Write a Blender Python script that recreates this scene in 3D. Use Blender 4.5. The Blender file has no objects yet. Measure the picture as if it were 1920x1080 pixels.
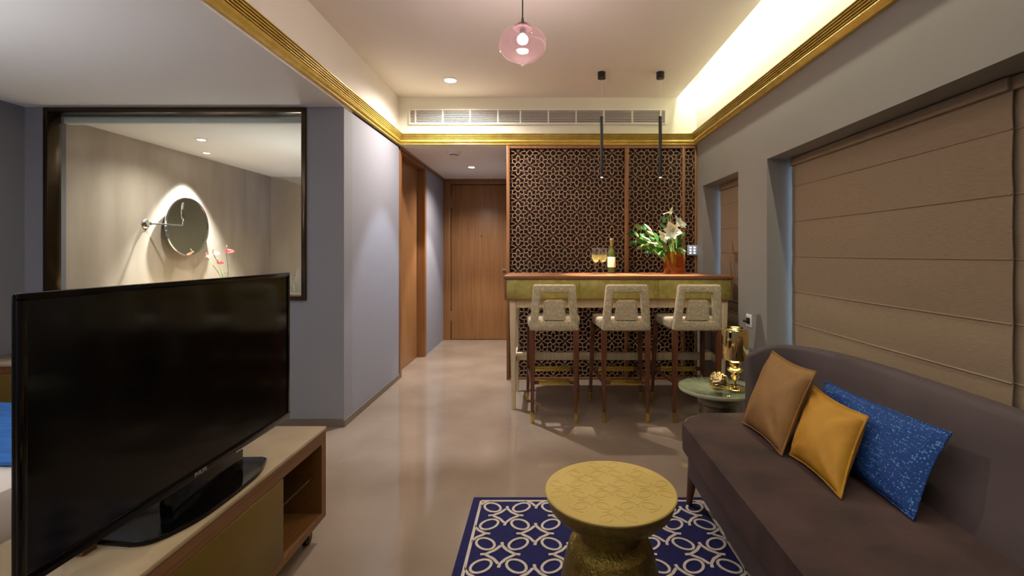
import bpy, bmesh, math, random
from mathutils import Vector, Matrix
random.seed(7)
S = bpy.context.scene
COL = S.collection
PI = math.pi

# ------------------------------------------------------------------ camera
cam = bpy.data.cameras.new('camera')
cam.sensor_width = 36.0
cam.lens = 36.0 * 900 / 1920
cam.shift_x = -59 / 1920
cam.shift_y = -66 / 1920
cam.clip_start = 0.05
camo = bpy.data.objects.new('camera', cam)
camo.location = (0, 0, 1.27)
camo.rotation_euler = (PI / 2, 0, 0)
COL.objects.link(camo)
S.camera = camo

# ------------------------------------------------------------------ world, light, exposure
w = bpy.data.worlds.new('world')
S.world = w
w.use_nodes = True
w.node_tree.nodes['Background'].inputs[0].default_value = (0.42, 0.66, 1.0, 1)
w.node_tree.nodes['Background'].inputs[1].default_value = 1.5
S.view_settings.view_transform = 'Standard'
S.view_settings.look = 'None'
S.view_settings.gamma = 1
S.view_settings.use_curve_mapping = False
S.view_settings.exposure = 0.75
S.cycles.use_denoising = True
S.cycles.max_bounces = 10
S.cycles.transparent_max_bounces = 16
S.cycles.sample_clamp_indirect = 6
S.cycles.caustics_reflective = False
S.cycles.caustics_refractive = False

WARM = (1.0, 0.80, 0.56)
WHITE = (1.0, 0.90, 0.80)
COOL = (0.80, 0.87, 1.0)


def light(name, kind, loc, energy, color, **kw):
    l = bpy.data.lights.new(name, kind)
    l.energy = energy
    l.color = color
    rot = kw.pop('rot', (0, 0, 0))
    for k, v in kw.items():
        setattr(l, k, v)
    o = bpy.data.objects.new(name, l)
    o.location = loc
    o.rotation_euler = rot
    COL.objects.link(o)
    return o


# hidden LED line in the cove on the right, along the whole room
light('cove_light', 'AREA', (1.362, 1.95, 2.925), 25, (1.0, 0.96, 0.74), shape='RECTANGLE',
      size=0.03, size_y=5.6, rot=(0, -math.radians(50), 0))
# recessed ceiling lamps and one added bathroom fill: (x, y, z, energy, cone deg, blend, colour)
SPOTS = [
    (-0.84, 4.33, 2.815, 80, 60, 0.3, COOL),
    (-0.84, 4.33, 2.800, 95, 165, 0.9, WHITE),
    (0.35, 2.1, 2.81, 10, 130, 0.8, (1.0, 0.90, 0.80)),
    (-0.90, 6.00, 2.325, 80, 74, 0.4, (1.0, 0.93, 0.86)),
    (-0.90, 6.00, 2.325, 60, 140, 0.9, (1.0, 0.90, 0.82)),
    (-3.10, 4.35, 2.275, 36, 150, 0.9, (1.0, 0.96, 0.9)),
    (-3.43, 4.93, 2.275, 260, 80, 0.55, (0.97, 0.98, 1.0)),
    (-2.2, 5.3, 2.275, 34, 150, 0.9, (1.0, 0.96, 0.9)),  # added general fill for the bathroom, no fitting here
]
for i, (x, y, z, e, c, b, colr) in enumerate(SPOTS):
    light('downlight_or_fill_beam', 'SPOT', (x, y, z), e, colr, spot_size=math.radians(c), spot_blend=b, shadow_soft_size=0.025)
# added fill lights without fittings, unseen at the left and behind the camera
light('added_left_uplight', 'SPOT', (-3.0, 0.9, 1.15), 100, (0.90, 0.93, 1.0), spot_size=math.radians(150), spot_blend=1.0, shadow_soft_size=0.12, rot=(PI, 0, 0))
light('added_left_uplight', 'SPOT', (-2.5, -0.9, 1.35), 50, (0.93, 0.94, 1.0), spot_size=math.radians(150), spot_blend=1.0, shadow_soft_size=0.12, rot=(PI, 0, 0))
light('added_main_uplight', 'SPOT', (-0.3, -0.2, 1.5), 88, (1.0, 0.93, 0.86), spot_size=math.radians(150), spot_blend=1.0, shadow_soft_size=0.12, rot=(PI, 0, 0))
light('added_left_fill', 'POINT', (-3.1, 0.3, 1.6), 7, (0.95, 0.95, 1.0), shadow_soft_size=0.14)
# the two tubes over the bar
for x in (0.503, 1.010):
    light('tube_beam', 'SPOT', (x, 4.15, 1.912), 85, WHITE, spot_size=math.radians(52), spot_blend=0.5, shadow_soft_size=0.01)
# added bathroom ceiling fill, then pendant bulb and table lamp bulb
light('added_bath_uplight', 'SPOT', (-2.2, 4.6, 1.2), 20, (1.0, 0.97, 0.93), spot_size=math.radians(150), spot_blend=1.0, shadow_soft_size=0.1, rot=(PI, 0, 0))
light('pendant_bulb_light', 'POINT', (-0.113, 2.6, 2.40), 17, (1.0, 0.88, 0.80), shadow_soft_size=0.03)
light('table_lamp_light', 'POINT', (1.085, 2.72, 0.78), 6, (1.0, 0.78, 0.48), shadow_soft_size=0.02)


# ------------------------------------------------------------------ materials
def lin(c):
    c = c / 255.0
    return c / 12.92 if c <= 0.04045 else ((c + 0.055) / 1.055) ** 2.4


def rgb(r, g, b):
    return (lin(r), lin(g), lin(b), 1)


def pbr(name, col, rough=0.5, metal=0.0, col2=None, scale=8.0, stretch=(1, 1, 1), bump=0.0, bscale=None,
        bdist=0.01, spec=0.5, sheen=0.0, coat=0.0, detail=4, lo=0.35, hi=0.65, rvar=0.0):
    m = bpy.data.materials.new(name)
    m.use_nodes = True
    nt = m.node_tree
    N, L = nt.nodes, nt.links
    b = N['Principled BSDF']
    b.inputs['Base Color'].default_value = col
    b.inputs['Roughness'].default_value = rough
    b.inputs['Metallic'].default_value = metal
    b.inputs['Specular IOR Level'].default_value = spec
    if sheen:
        b.inputs['Sheen Weight'].default_value = sheen
        b.inputs['Sheen Roughness'].default_value = 0.4
        b.inputs['Sheen Tint'].default_value = col2 or col
    if coat:
        b.inputs['Coat Weight'].default_value = coat
        b.inputs['Coat Roughness'].default_value = 0.08
    tc = N.new('ShaderNodeTexCoord')
    mp = N.new('ShaderNodeMapping')
    mp.inputs['Scale'].default_value = stretch
    L.new(tc.outputs['Object'], mp.inputs['Vector'])
    if col2 is not None or rvar:
        n = N.new('ShaderNodeTexNoise')
        n.inputs['Scale'].default_value = scale
        n.inputs['Detail'].default_value = detail
        L.new(mp.outputs[0], n.inputs['Vector'])
        if col2 is not None:
            r = N.new('ShaderNodeValToRGB')
            r.color_ramp.elements[0].position = lo
            r.color_ramp.elements[0].color = col
            r.color_ramp.elements[1].position = hi
            r.color_ramp.elements[1].color = col2
            L.new(n.outputs['Fac'], r.inputs['Fac'])
            L.new(r.outputs['Color'], b.inputs['Base Color'])
        if rvar:
            mr = N.new('ShaderNodeMapRange')
            mr.inputs['To Min'].default_value = max(0.02, rough - rvar)
            mr.inputs['To Max'].default_value = rough + rvar
            L.new(n.outputs['Fac'], mr.inputs['Value'])
            L.new(mr.outputs[0], b.inputs['Roughness'])
    if bump:
        n2 = N.new('ShaderNodeTexNoise')
        n2.inputs['Scale'].default_value = bscale or scale * 3
        n2.inputs['Detail'].default_value = 3
        L.new(mp.outputs[0], n2.inputs['Vector'])
        bp = N.new('ShaderNodeBump')
        bp.inputs['Strength'].default_value = bump
        bp.inputs['Distance'].default_value = bdist
        L.new(n2.outputs['Fac'], bp.inputs['Height'])
        L.new(bp.outputs['Normal'], b.inputs['Normal'])
    return m


def emis(name, col, strength):
    m = bpy.data.materials.new(name)
    m.use_nodes = True
    nt = m.node_tree
    nt.nodes.remove(nt.nodes['Principled BSDF'])
    e = nt.nodes.new('ShaderNodeEmission')
    e.inputs[0].default_value = (*col[:3], 1)
    e.inputs[1].default_value = strength
    nt.links.new(e.outputs[0], nt.nodes['Material Output'].inputs[0])
    return m


def glass(name, tint, ior=1.45, rough=0.02, milky=0.0, mcol=None, refl=1.0):
    """thin glass: tinted transmission plus a fresnel reflection; milky adds a scattering share"""
    m = bpy.data.materials.new(name)
    m.use_nodes = True
    nt = m.node_tree
    N, L = nt.nodes, nt.links
    N.remove(N['Principled BSDF'])
    t = N.new('ShaderNodeBsdfTransparent')
    t.inputs[0].default_value = tint
    g = N.new('ShaderNodeBsdfGlossy')
    g.inputs['Roughness'].default_value = rough
    f = N.new('ShaderNodeFresnel')
    geo = N.new('ShaderNodeNewGeometry')       # leaving a thin pane never totally reflects
    im = N.new('ShaderNodeMapRange')
    im.inputs['To Min'].default_value = ior
    im.inputs['To Max'].default_value = 1 / ior
    L.new(geo.outputs['Backfacing'], im.inputs['Value'])
    L.new(im.outputs[0], f.inputs[0])
    src = t.outputs[0]
    if milky:
        d = N.new('ShaderNodeBsdfTranslucent')
        d.inputs[0].default_value = mcol or tint
        mm = N.new('ShaderNodeMixShader')
        mm.inputs[0].default_value = milky
        L.new(src, mm.inputs[1])
        L.new(d.outputs[0], mm.inputs[2])
        src = mm.outputs[0]
    mx = N.new('ShaderNodeMixShader')
    mu = N.new('ShaderNodeMath')
    mu.operation = 'MULTIPLY'
    mu.inputs[1].default_value = refl
    L.new(f.outputs[0], mu.inputs[0])
    L.new(mu.outputs[0], mx.inputs[0])
    L.new(src, mx.inputs[1])
    L.new(g.outputs[0], mx.inputs[2])
    L.new(mx.outputs[0], N['Material Output'].inputs[0])
    return m


def weave(name, c1, c2, p0=0.55, p1=1.05, scale=160, bump=0.5, rough=0.85, rot=(0, 0, 0), dist=0.003, sc3=(1, 1, 1)):
    """woven cloth: a checker of threads broken up by noise"""
    m = pbr(name, c1, rough=rough)
    nt = m.node_tree
    N, L = nt.nodes, nt.links
    b = N['Principled BSDF']
    tc = N.new('ShaderNodeTexCoord')
    mp = N.new('ShaderNodeMapping')
    mp.inputs['Scale'].default_value = sc3
    L.new(tc.outputs['Object'], mp.inputs[0])
    v = N.new('ShaderNodeTexVoronoi')
    v.inputs['Scale'].default_value = scale
    v.inputs['Randomness'].default_value = 0.55
    L.new(mp.outputs[0], v.inputs['Vector'])
    n = N.new('ShaderNodeTexNoise')
    n.inputs['Scale'].default_value = scale * 0.5
    L.new(mp.outputs[0], n.inputs['Vector'])
    ad = N.new('ShaderNodeMath')
    ad.operation = 'ADD'
    L.new(v.outputs['Distance'], ad.inputs[0])
    L.new(n.outputs['Fac'], ad.inputs[1])
    r = N.new('ShaderNodeValToRGB')
    r.color_ramp.elements[0].position = p0
    r.color_ramp.elements[0].color = c1
    r.color_ramp.elements[1].position = p1
    r.color_ramp.elements[1].color = c2
    L.new(ad.outputs[0], r.inputs[0])
    L.new(r.outputs[0], b.inputs['Base Color'])
    bp = N.new('ShaderNodeBump')
    bp.inputs['Strength'].default_value = bump
    bp.inputs['Distance'].default_value = dist
    bp.invert = True
    L.new(v.outputs['Distance'], bp.inputs['Height'])
    L.new(bp.outputs[0], b.inputs['Normal'])
    return m


def woodmat(name, c1, c2, rough=0.4, axis='z', scale=6.0):
    st = {'z': (16, 16, 0.3), 'x': (0.3, 16, 16), 'y': (16, 0.3, 16)}[axis]
    return pbr(name, c1, rough=rough, col2=c2, scale=scale, stretch=st, bump=0.08, bscale=scale * 3, bdist=0.002)


M = {}
M['wall'] = pbr('grey_paint', rgb(137, 137, 145), rough=0.75, bump=0.03, bscale=90, bdist=0.002)
M['wall_cool_tint'] = pbr('grey_paint_cool_light', rgb(142, 143, 155), rough=0.7, bump=0.03, bscale=90, bdist=0.002)  # same grey paint, cool tint of the light put into the colour
M['ceil'] = pbr('ceiling_paint', rgb(238, 234, 229), rough=0.9)
M['cream'] = pbr('cream_paint', rgb(235, 232, 218), rough=0.85)
M['wall_warm_tint'] = pbr('grey_paint_warm_light', rgb(140, 137, 131), rough=0.75, bump=0.03, bscale=90, bdist=0.002)  # same grey paint, warmer light on the right wall mixed into its colour
M['skirting'] = pbr('taupe_skirting', rgb(112, 100, 88), rough=0.5)
M['cove'] = pbr('cove_cream', rgb(214, 212, 198), rough=0.85)
M['floor'] = pbr('polished_stone', rgb(136, 119, 103), rough=0.06, col2=rgb(154, 138, 122), scale=1.6, detail=8, rvar=0.03,
                 bump=0.02, bscale=5, bdist=0.004, spec=0.6)
M['gold'] = pbr('brass_gold', rgb(230, 204, 112), rough=0.32, metal=0.45, col2=rgb(214, 184, 88), scale=14, bump=0.15, bscale=240, bdist=0.001)
M['hammered'] = pbr('hammered_gold', rgb(156, 134, 66), rough=0.38, metal=0.9, col2=rgb(132, 110, 50), scale=40, bump=0.9, bscale=130, bdist=0.006)
M['matte_gold'] = pbr('satin_gold', rgb(204, 180, 104), rough=0.5, metal=0.25, col2=rgb(194, 170, 94), scale=6, bump=0.12, bscale=120, bdist=0.002)
M['brass_panel'] = pbr('etched_brass', rgb(190, 180, 108), rough=0.45, metal=0.45, col2=rgb(168, 156, 82), scale=22, bump=0.55, bscale=70, bdist=0.003)
M['brass'] = pbr('polished_brass', rgb(205, 180, 92), rough=0.25, metal=1.0)
M['mirror_gold'] = pbr('mirror_gold', rgb(240, 216, 150), rough=0.05, metal=1.0)
M['wood'] = woodmat('teak_veneer', rgb(132, 90, 52), rgb(154, 110, 68), 0.38, 'z')
M['wood_h'] = woodmat('teak_veneer_flat', rgb(128, 84, 52), rgb(150, 102, 66), 0.3, 'x')
M['wood_frame'] = woodmat('teak_frame', rgb(124, 82, 46), rgb(146, 100, 60), 0.4, 'z')
M['wood_dark'] = woodmat('walnut_leg', rgb(88, 50, 30), rgb(112, 68, 42), 0.3, 'z')
M['lattice'] = pbr('lattice_wood', rgb(178, 144, 112), rough=0.5, col2=rgb(158, 124, 94), scale=9)
M['lattice_back'] = pbr('dark_back_panel', rgb(44, 20, 15), rough=0.6)
M['bar_cream'] = woodmat('bleached_wood', rgb(206, 186, 148), rgb(222, 204, 168), 0.4, 'z')
M['oak_y'] = woodmat('honey_oak', rgb(104, 68, 32), rgb(122, 82, 42), 0.4, 'y')
M['stand_in'] = woodmat('brown_oak', rgb(104, 58, 30), rgb(122, 72, 40), 0.45, 'y')
M['olive'] = pbr('olive_gold_panel', rgb(116, 94, 34), rough=0.45, metal=0.3, col2=rgb(108, 86, 30), scale=5)
M['marble'] = pbr('cream_marble', rgb(174, 156, 126), rough=0.15, col2=rgb(158, 138, 108), scale=4, detail=8)
M['bath_stone'] = pbr('beige_marble', rgb(196, 182, 166), rough=0.3, col2=rgb(174, 159, 142), scale=2.4, stretch=(1, 2.2, 0.5), detail=9, lo=0.3, hi=0.7)
M['bath_olive'] = pbr('olive_tile', rgb(78, 74, 52), rough=0.4)
M['bronze'] = pbr('dark_bronze', rgb(74, 60, 44), rough=0.22, metal=0.85, bump=0.1, bscale=20, bdist=0.003)
M['chrome'] = pbr('chrome', rgb(225, 228, 232), rough=0.06, metal=1.0)
M['mirror'] = pbr('mirror_glass', rgb(190, 196, 176), rough=0.01, metal=1.0)
M['black_gloss'] = pbr('gloss_black', rgb(6, 6, 7), rough=0.12, spec=0.3)
M['screen'] = pbr('screen_black', rgb(5, 5, 5), rough=0.10, spec=0.35)
M['black'] = pbr('matt_black', rgb(24, 22, 22), rough=0.45)
M['grey_plastic'] = pbr('silver_print', rgb(150, 150, 150), rough=0.4)
M['white_plastic'] = pbr('white_plastic', rgb(225, 224, 220), rough=0.35)
M['vent'] = pbr('vent_white', rgb(240, 238, 230), rough=0.5)
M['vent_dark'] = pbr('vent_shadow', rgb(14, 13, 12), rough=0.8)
M['velvet'] = pbr('taupe_velvet', rgb(72, 50, 46), rough=0.72, col2=rgb(46, 30, 27), scale=5, detail=6, sheen=0.35, bump=0.2, bscale=40, bdist=0.003)
M['velvet_back'] = pbr('taupe_velvet_back', rgb(74, 61, 62), rough=0.75, col2=rgb(67, 55, 55), scale=3, sheen=0.3, bump=0.06, bscale=12, bdist=0.006)
M['piping'] = pbr('piping', rgb(124, 104, 92), rough=0.6)
M['tan'] = pbr('tan_velvet', rgb(140, 102, 50), rough=0.7, col2=rgb(122, 86, 38), scale=6, sheen=0.4, bump=0.35, bscale=9, bdist=0.012)
M['mustard'] = pbr('mustard_velvet', rgb(182, 134, 22), rough=0.7, col2=rgb(164, 114, 14), scale=6, sheen=0.3, bump=0.35, bscale=9, bdist=0.012)
M['blue'] = weave('blue_cloth', rgb(78, 132, 192), rgb(6, 54, 118), p0=0.66, p1=0.82, scale=110, bump=0.5, dist=0.003)
M['throw'] = pbr('blue_throw', rgb(20, 84, 160), rough=0.8, col2=rgb(36, 108, 186), scale=9, stretch=(1, 7, 1), bump=0.4, bscale=14, bdist=0.01)
M['linen'] = pbr('white_linen', rgb(214, 208, 200), rough=0.9, bump=0.3, bscale=6, bdist=0.02)
M['tweed'] = weave('woven_tweed', rgb(244, 236, 208), rgb(198, 182, 146), scale=120, bump=0.9, dist=0.004)
M['seat_cloth'] = weave('pale_seat_cloth', rgb(210, 198, 176), rgb(160, 146, 122), scale=130, bump=0.5)
M['blind'] = pbr('roman_blind_cloth', rgb(152, 132, 107), rough=0.9, col2=rgb(138, 119, 95), scale=60, stretch=(1, 0.4, 8), bump=0.25, bscale=80, bdist=0.002)
M['seam'] = pbr('blind_seam', rgb(146, 126, 100), rough=0.9)
M['rug'] = pbr('navy_wool', rgb(10, 12, 88), rough=0.95, col2=rgb(7, 8, 68), scale=60, bump=0.5, bscale=300, bdist=0.003)
M['rug_white'] = pbr('cream_wool', rgb(206, 196, 184), rough=0.95, bump=0.5, bscale=300, bdist=0.003)
M['clear'] = glass('clear_glass', (0.97, 0.99, 0.97, 1), milky=0.05, mcol=(1, 1, 1, 1))
M['pane'] = glass('window_glass', (0.96, 0.985, 0.97, 1), ior=1.5)
M['green_glass'] = glass('green_edge_glass', (0.93, 0.98, 0.95, 1), ior=1.5, milky=0.02, mcol=(0.7, 0.8, 0.75, 1))
M['rose_glass'] = glass('rose_glass', (0.84, 0.70, 0.72, 1), ior=1.5, milky=0.014, mcol=(0.75, 0.5, 0.55, 1))
M['amber_glass'] = glass('amber_glass', (1.0, 0.68, 0.38, 1), ior=1.5, milky=0.3, mcol=(0.9, 0.46, 0.16, 1))
M['bottle'] = pbr('dark_green_glass', rgb(58, 62, 26), rough=0.08, spec=0.8)
M['paper'] = pbr('bottle_paper', rgb(222, 206, 160), rough=0.7)
M['foil'] = pbr('gold_foil', rgb(196, 166, 84), rough=0.35, metal=0.8)
M['cap_white'] = pbr('pale_cap', rgb(230, 222, 200), rough=0.5)
M['wine'] = glass('white_wine', (0.93, 0.86, 0.5, 1), ior=1.33, milky=0.35, mcol=(0.9, 0.82, 0.5, 1))
M['leaf'] = pbr('leaf_green', rgb(48, 112, 44), rough=0.45, col2=rgb(34, 84, 30), scale=20)
M['leaf_pale'] = pbr('pale_leaf_green', rgb(138, 170, 92), rough=0.5, col2=rgb(108, 146, 70), scale=20)
M['petal'] = pbr('white_petal', rgb(240, 240, 228), rough=0.6, col2=rgb(224, 228, 204), scale=10)
M['bud'] = pbr('lily_bud', rgb(176, 186, 120), rough=0.5, col2=rgb(206, 200, 160), scale=12)
M['red_petal'] = pbr('red_petal', rgb(190, 14, 20), rough=0.3)
M['pink_petal'] = pbr('pink_petal', rgb(226, 104, 94), rough=0.35)
M['green_stem'] = pbr('green_stem', rgb(110, 140, 60), rough=0.5)
M['lamp_on'] = emis('lit_bulb', (1.0, 0.93, 0.86), 22)
M['lamp_warm'] = emis('warm_bulb', (1.0, 0.84, 0.6), 30)
M['disc_on'] = emis('downlight_disc', (1.0, 0.97, 0.92), 14)
M['led_tip'] = emis('tube_tip', (1.0, 0.95, 0.9), 8)
M['panel_lit'] = pbr('touch_plate', rgb(190, 200, 225), rough=0.2)
M['led_blue'] = emis('backlit_button', (0.75, 0.82, 1.0), 1.3)
M['table_metal'] = pbr('aged_silver_metal', rgb(128, 124, 104), rough=0.35, metal=0.8, bump=0.3, bscale=50, bdist=0.004)
M['table_top'] = pbr('pale_gold_leaf', rgb(190, 188, 160), rough=0.45, col2=rgb(172, 170, 138), scale=18)


# ------------------------------------------------------------------ mesh helpers
def NB():
    return bmesh.new()


def box(bm, x0, x1, y0, y1, z0, z1, bev=0.0, seg=2):
    r = bmesh.ops.create_cube(bm, size=1)
    vs = r['verts']
    for v in vs:
        v.co.x = x0 + (v.co.x + 0.5) * (x1 - x0)
        v.co.y = y0 + (v.co.y + 0.5) * (y1 - y0)
        v.co.z = z0 + (v.co.z + 0.5) * (z1 - z0)
    if bev:
        es = list({e for v in vs for e in v.link_edges})
        bmesh.ops.bevel(bm, geom=es, offset=bev, segments=seg, affect='EDGES', profile=0.5)
    return bm


def lathe(bm, prof, c=(0, 0, 0), seg=40):
    """prof: list of (r, z)"""
    rings = []
    for r, z in prof:
        if r < 1e-5:
            rings.append([bm.verts.new((c[0], c[1], c[2] + z))])
        else:
            rings.append([bm.verts.new((c[0] + r * math.cos(2 * PI * i / seg), c[1] + r * math.sin(2 * PI * i / seg), c[2] + z)) for i in range(seg)])
    for a, b in zip(rings, rings[1:]):
        for i in range(seg):
            j = (i + 1) % seg
            if len(a) == 1 and len(b) == 1:
                break
            if len(a) == 1:
                bm.faces.new((a[0], b[j], b[i]))
            elif len(b) == 1:
                bm.faces.new((a[i], a[j], b[0]))
            else:
                bm.faces.new((a[i], a[j], b[j], b[i]))
    return bm


def tube(bm, pts, r, seg=8, cap=True):
    pts = [Vector(p) for p in pts]
    n = len(pts)
    rs = r if isinstance(r, (list, tuple)) else [r] * n
    rings = []
    up = None
    for i, p in enumerate(pts):
        t = (pts[min(i + 1, n - 1)] - pts[max(i - 1, 0)]).normalized()
        if up is None:
            up = Vector((0, 0, 1)) if abs(t.z) < 0.9 else Vector((1, 0, 0))
        s = t.cross(up).normalized()
        up = s.cross(t).normalized()
        rings.append([bm.verts.new(p + (s * math.cos(2 * PI * k / seg) + up * math.sin(2 * PI * k / seg)) * rs[i]) for k in range(seg)])
    for a, b in zip(rings, rings[1:]):
        for k in range(seg):
            j = (k + 1) % seg
            bm.faces.new((a[k], a[j], b[j], b[k]))
    if cap:
        bm.faces.new(rings[0][::-1])
        bm.faces.new(rings[-1])
    return bm


def taper(bm, p0, p1, s0, s1, bev=0.004):
    """square-section post from p0 (half sizes s0) to p1 (s1)"""
    r = []
    for p, s in ((p0, s0), (p1, s1)):
        r.append([bm.verts.new((p[0] + a * s[0], p[1] + b * s[1], p[2])) for a, b in ((-1, -1), (1, -1), (1, 1), (-1, 1))])
    fs = [bm.faces.new(r[0][::-1]), bm.faces.new(r[1])]
    for k in range(4):
        j = (k + 1) % 4
        fs.append(bm.faces.new((r[0][k], r[0][j], r[1][j], r[1][k])))
    if bev:
        es = list({e for f in fs for e in f.edges})
        bmesh.ops.bevel(bm, geom=es, offset=bev, segments=2, affect='EDGES', profile=0.5)
    return bm


def prism(bm, poly, z0, z1, bev=0.0, seg=3):
    a = [bm.verts.new((x, y, z0)) for x, y in poly]
    b = [bm.verts.new((x, y, z1)) for x, y in poly]
    fa = bm.faces.new(a[::-1])
    fb = bm.faces.new(b)
    n = len(poly)
    for i in range(n):
        j = (i + 1) % n
        bm.faces.new((a[i], a[j], b[j], b[i]))
    if bev:
        es = list(fa.edges) + list(fb.edges)
        bmesh.ops.bevel(bm, geom=es, offset=bev, segments=seg, affect='EDGES', profile=0.5)
    return bm


def extrude_profile(bm, prof, a, b, fn):
    """prof: closed list of (u, v); fn(u, v, t) -> point"""
    A = [bm.verts.new(fn(u, v, a)) for u, v in prof]
    B = [bm.verts.new(fn(u, v, b)) for u, v in prof]
    n = len(prof)
    for i in range(n):
        j = (i + 1) % n
        bm.faces.new((A[i], A[j], B[j], B[i]))
    bm.faces.new(A[::-1])
    bm.faces.new(B)
    return bm


def origin_of(o):
    v = Vector((0, 0, 0))
    while o:
        v += o.location
        o = o.parent
    return v


def obj(name, bm, mat, parent=None, smooth=True, ang=38, loc=None):
    bmesh.ops.recalc_face_normals(bm, faces=bm.faces)
    base = origin_of(parent)
    if parent is None:
        if loc is None:
            xs = [v.co for v in bm.verts]
            lo = Vector((min(v.x for v in xs), min(v.y for v in xs), min(v.z for v in xs)))
            hi = Vector((max(v.x for v in xs), max(v.y for v in xs), max(v.z for v in xs)))
            loc = ((lo.x + hi.x) / 2, (lo.y + hi.y) / 2, lo.z)
        base = Vector(loc)
    bmesh.ops.translate(bm, verts=bm.verts, vec=-base)
    me = bpy.data.meshes.new(name)
    bm.to_mesh(me)
    bm.free()
    me.materials.append(mat)
    if smooth:
        me.polygons.foreach_set('use_smooth', [True] * len(me.polygons))
        me.set_sharp_from_angle(angle=math.radians(ang))
    o = bpy.data.objects.new(name, me)
    COL.objects.link(o)
    if parent is None:
        o.location = base
    o.parent = parent
    return o


def thing(name, label, cat, loc, group=None):
    o = bpy.data.objects.new(name, None)
    o.empty_display_size = 0.05
    o.location = loc
    COL.objects.link(o)
    o['label'] = label
    o['category'] = cat
    if group:
        o['group'] = group
    return o


def tag(o, label, cat, group=None):
    o['label'] = label
    o['category'] = cat
    if group:
        o['group'] = group
    return o


def struct(name, bm, mat, label=None, parent=None, smooth=False):
    o = obj(name, bm, mat, parent, smooth=smooth)
    if parent is None:
        o['kind'] = 'structure'
        o['label'] = label or name.replace('_', ' ')
        o['category'] = name.split('_')[0]
    return o


def sroot(name, label, loc):
    o = thing(name, label, name.split('_')[0], loc)
    o['kind'] = 'structure'
    return o


def dup(root, loc, label=None):
    r = root.copy()
    COL.objects.link(r)
    r.location = loc
    if label:
        r['label'] = label
    for ch in list(root.children):
        c = ch.copy()
        COL.objects.link(c)
        c.parent = r
        for g in list(ch.children):
            d = g.copy()
            COL.objects.link(d)
            d.parent = c
    return r


def B(*a, bev=0.0):
    bm = NB()
    box(bm, *a, bev=bev)
    return bm


# ================================================================== THE ROOM
XR, XL, XP, YS, ZC, ZL = 1.538, -3.79, -1.457, 4.82, 2.83, 2.335
YB = -2.0
struct('floor', B(XL - 0.2, XR + 0.4, YB - 0.2, 7.3, -0.08, 0), M['floor'], 'polished beige stone floor with soft reflections')

# ceilings
struct('ceiling', B(XP - 0.12, 1.345, YB - 0.2, YS + 0.1, ZC, ZC + 0.05), M['ceil'], 'raised flat white ceiling over the seating area')
struct('ceiling_low', B(XL - 0.2, XP - 0.12, YB - 0.2, 3.66, ZL, ZL + 0.06), M['ceil'], 'lower pale grey ceiling over the left side')
struct('ceiling_bath', B(XL - 0.2, XP - 0.10, 3.66, 6.7, 2.30, 2.36), M['ceil'], 'bathroom ceiling seen through the glass')
struct('ceiling_entry', B(XP - 0.12, XR + 0.3, 4.92, 7.2, 2.345, 2.40), M['ceil'], 'low ceiling of the entry passage')
struct('ceiling_cove', B(1.20, XR + 0.02, YB - 0.2, YS + 0.1, 3.06, 3.10), M['cream'], 'hidden top of the lit cove')
b = NB(); box(b, 1.20, 1.22, YB - 0.2, YS + 0.1, ZC + 0.05, 3.06)
struct('trim_2', b, M['cream'], 'back of the light cove')

# bulkhead above the left gold trim
struct('wall_bulkhead', B(XP - 0.12, XP, YB - 0.2, YS + 0.1, ZL, ZC), M['ceil'], 'pale bulkhead above the left gold moulding')

# far wall above the screen with vent
struct('wall_far', B(XP, XR, YS, YS + 0.1, 2.347, 3.06), M['cream'], 'cream bulkhead above the gold moulding with the long air vent')

# right wall: grey with two deep openings, cream above the moulding
wins = [(-0.6, 3.304, 0.55), (3.79, 4.63, 0.55)]
b = NB()
box(b, XR, XR + 0.34, YB - 0.2, YS + 0.12, 0, 0.55)
box(b, XR, XR + 0.34, YB - 0.2, YS + 0.12, 1.915, 2.41)
box(b, XR, XR + 0.34, YB - 0.2, -0.6, 0.55, 1.915)
box(b, XR, XR + 0.34, 3.304, 3.79, 0.55, 1.915)
box(b, XR, XR + 0.34, 4.63, YS + 0.12, 0.55, 1.915)
struct('wall_right', b, M['wall_warm_tint'], 'grey painted wall with two recessed windows')
struct('wall_right_upper', B(XR, XR + 0.34, YB - 0.2, YS + 0.12, 2.41, 3.10), M['cove'], 'cream wall band washed by the cove light')

# left
struct('wall_left', B(XL - 0.2, XL, YB - 0.2, 3.66, 0, ZL), M['wall'], 'grey wall at the far left')
b = NB()
box(b, XL, -3.64, 3.506, 3.66, 0, ZL)
box(b, -1.73, XP, 3.506, 3.66, 0, ZL)
box(b, -3.64, -1.73, 3.506, 3.66, 0, 0.923)
box(b, -3.64, -1.73, 3.506, 3.66, 2.326, ZL)
struct('wall_partition', b, M['wall'], 'grey partition wall facing the room around the bathroom glass')
b = NB()
box(b, XP - 0.12, XP, 3.66, 4.84, 0, 2.347)
struct('wall_passage', b, M['wall_cool_tint'], 'grey side wall with a cool light tint before the side door')
b = NB()
box(b, XP - 0.12, XP, 5.93, 7.01, 0, 2.345)
struct('wall_entry', b, M['wall_cool_tint'], 'grey wall with a cool light tint between side door and entrance door')
b = NB(); box(b, XP - 0.3, XR + 0.2, 7.06, 7.2, 0, 2.345)
struct('wall_end', b, M['wall'], 'wall behind the entrance door')
b = NB(); box(b, -0.36, -0.30, 4.89, 7.06, 0, 2.345); box(b, -0.30, XR, 4.89, 4.95, 0, 2.345)
struct('wall_screen', b, M['wall'], 'wall behind the lattice screen')
struct('wall_back', B(XL - 0.2, XR + 0.3, YB - 0.25, YB - 0.2, 0, 3.1), M['wall'], 'wall behind the viewer')

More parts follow.
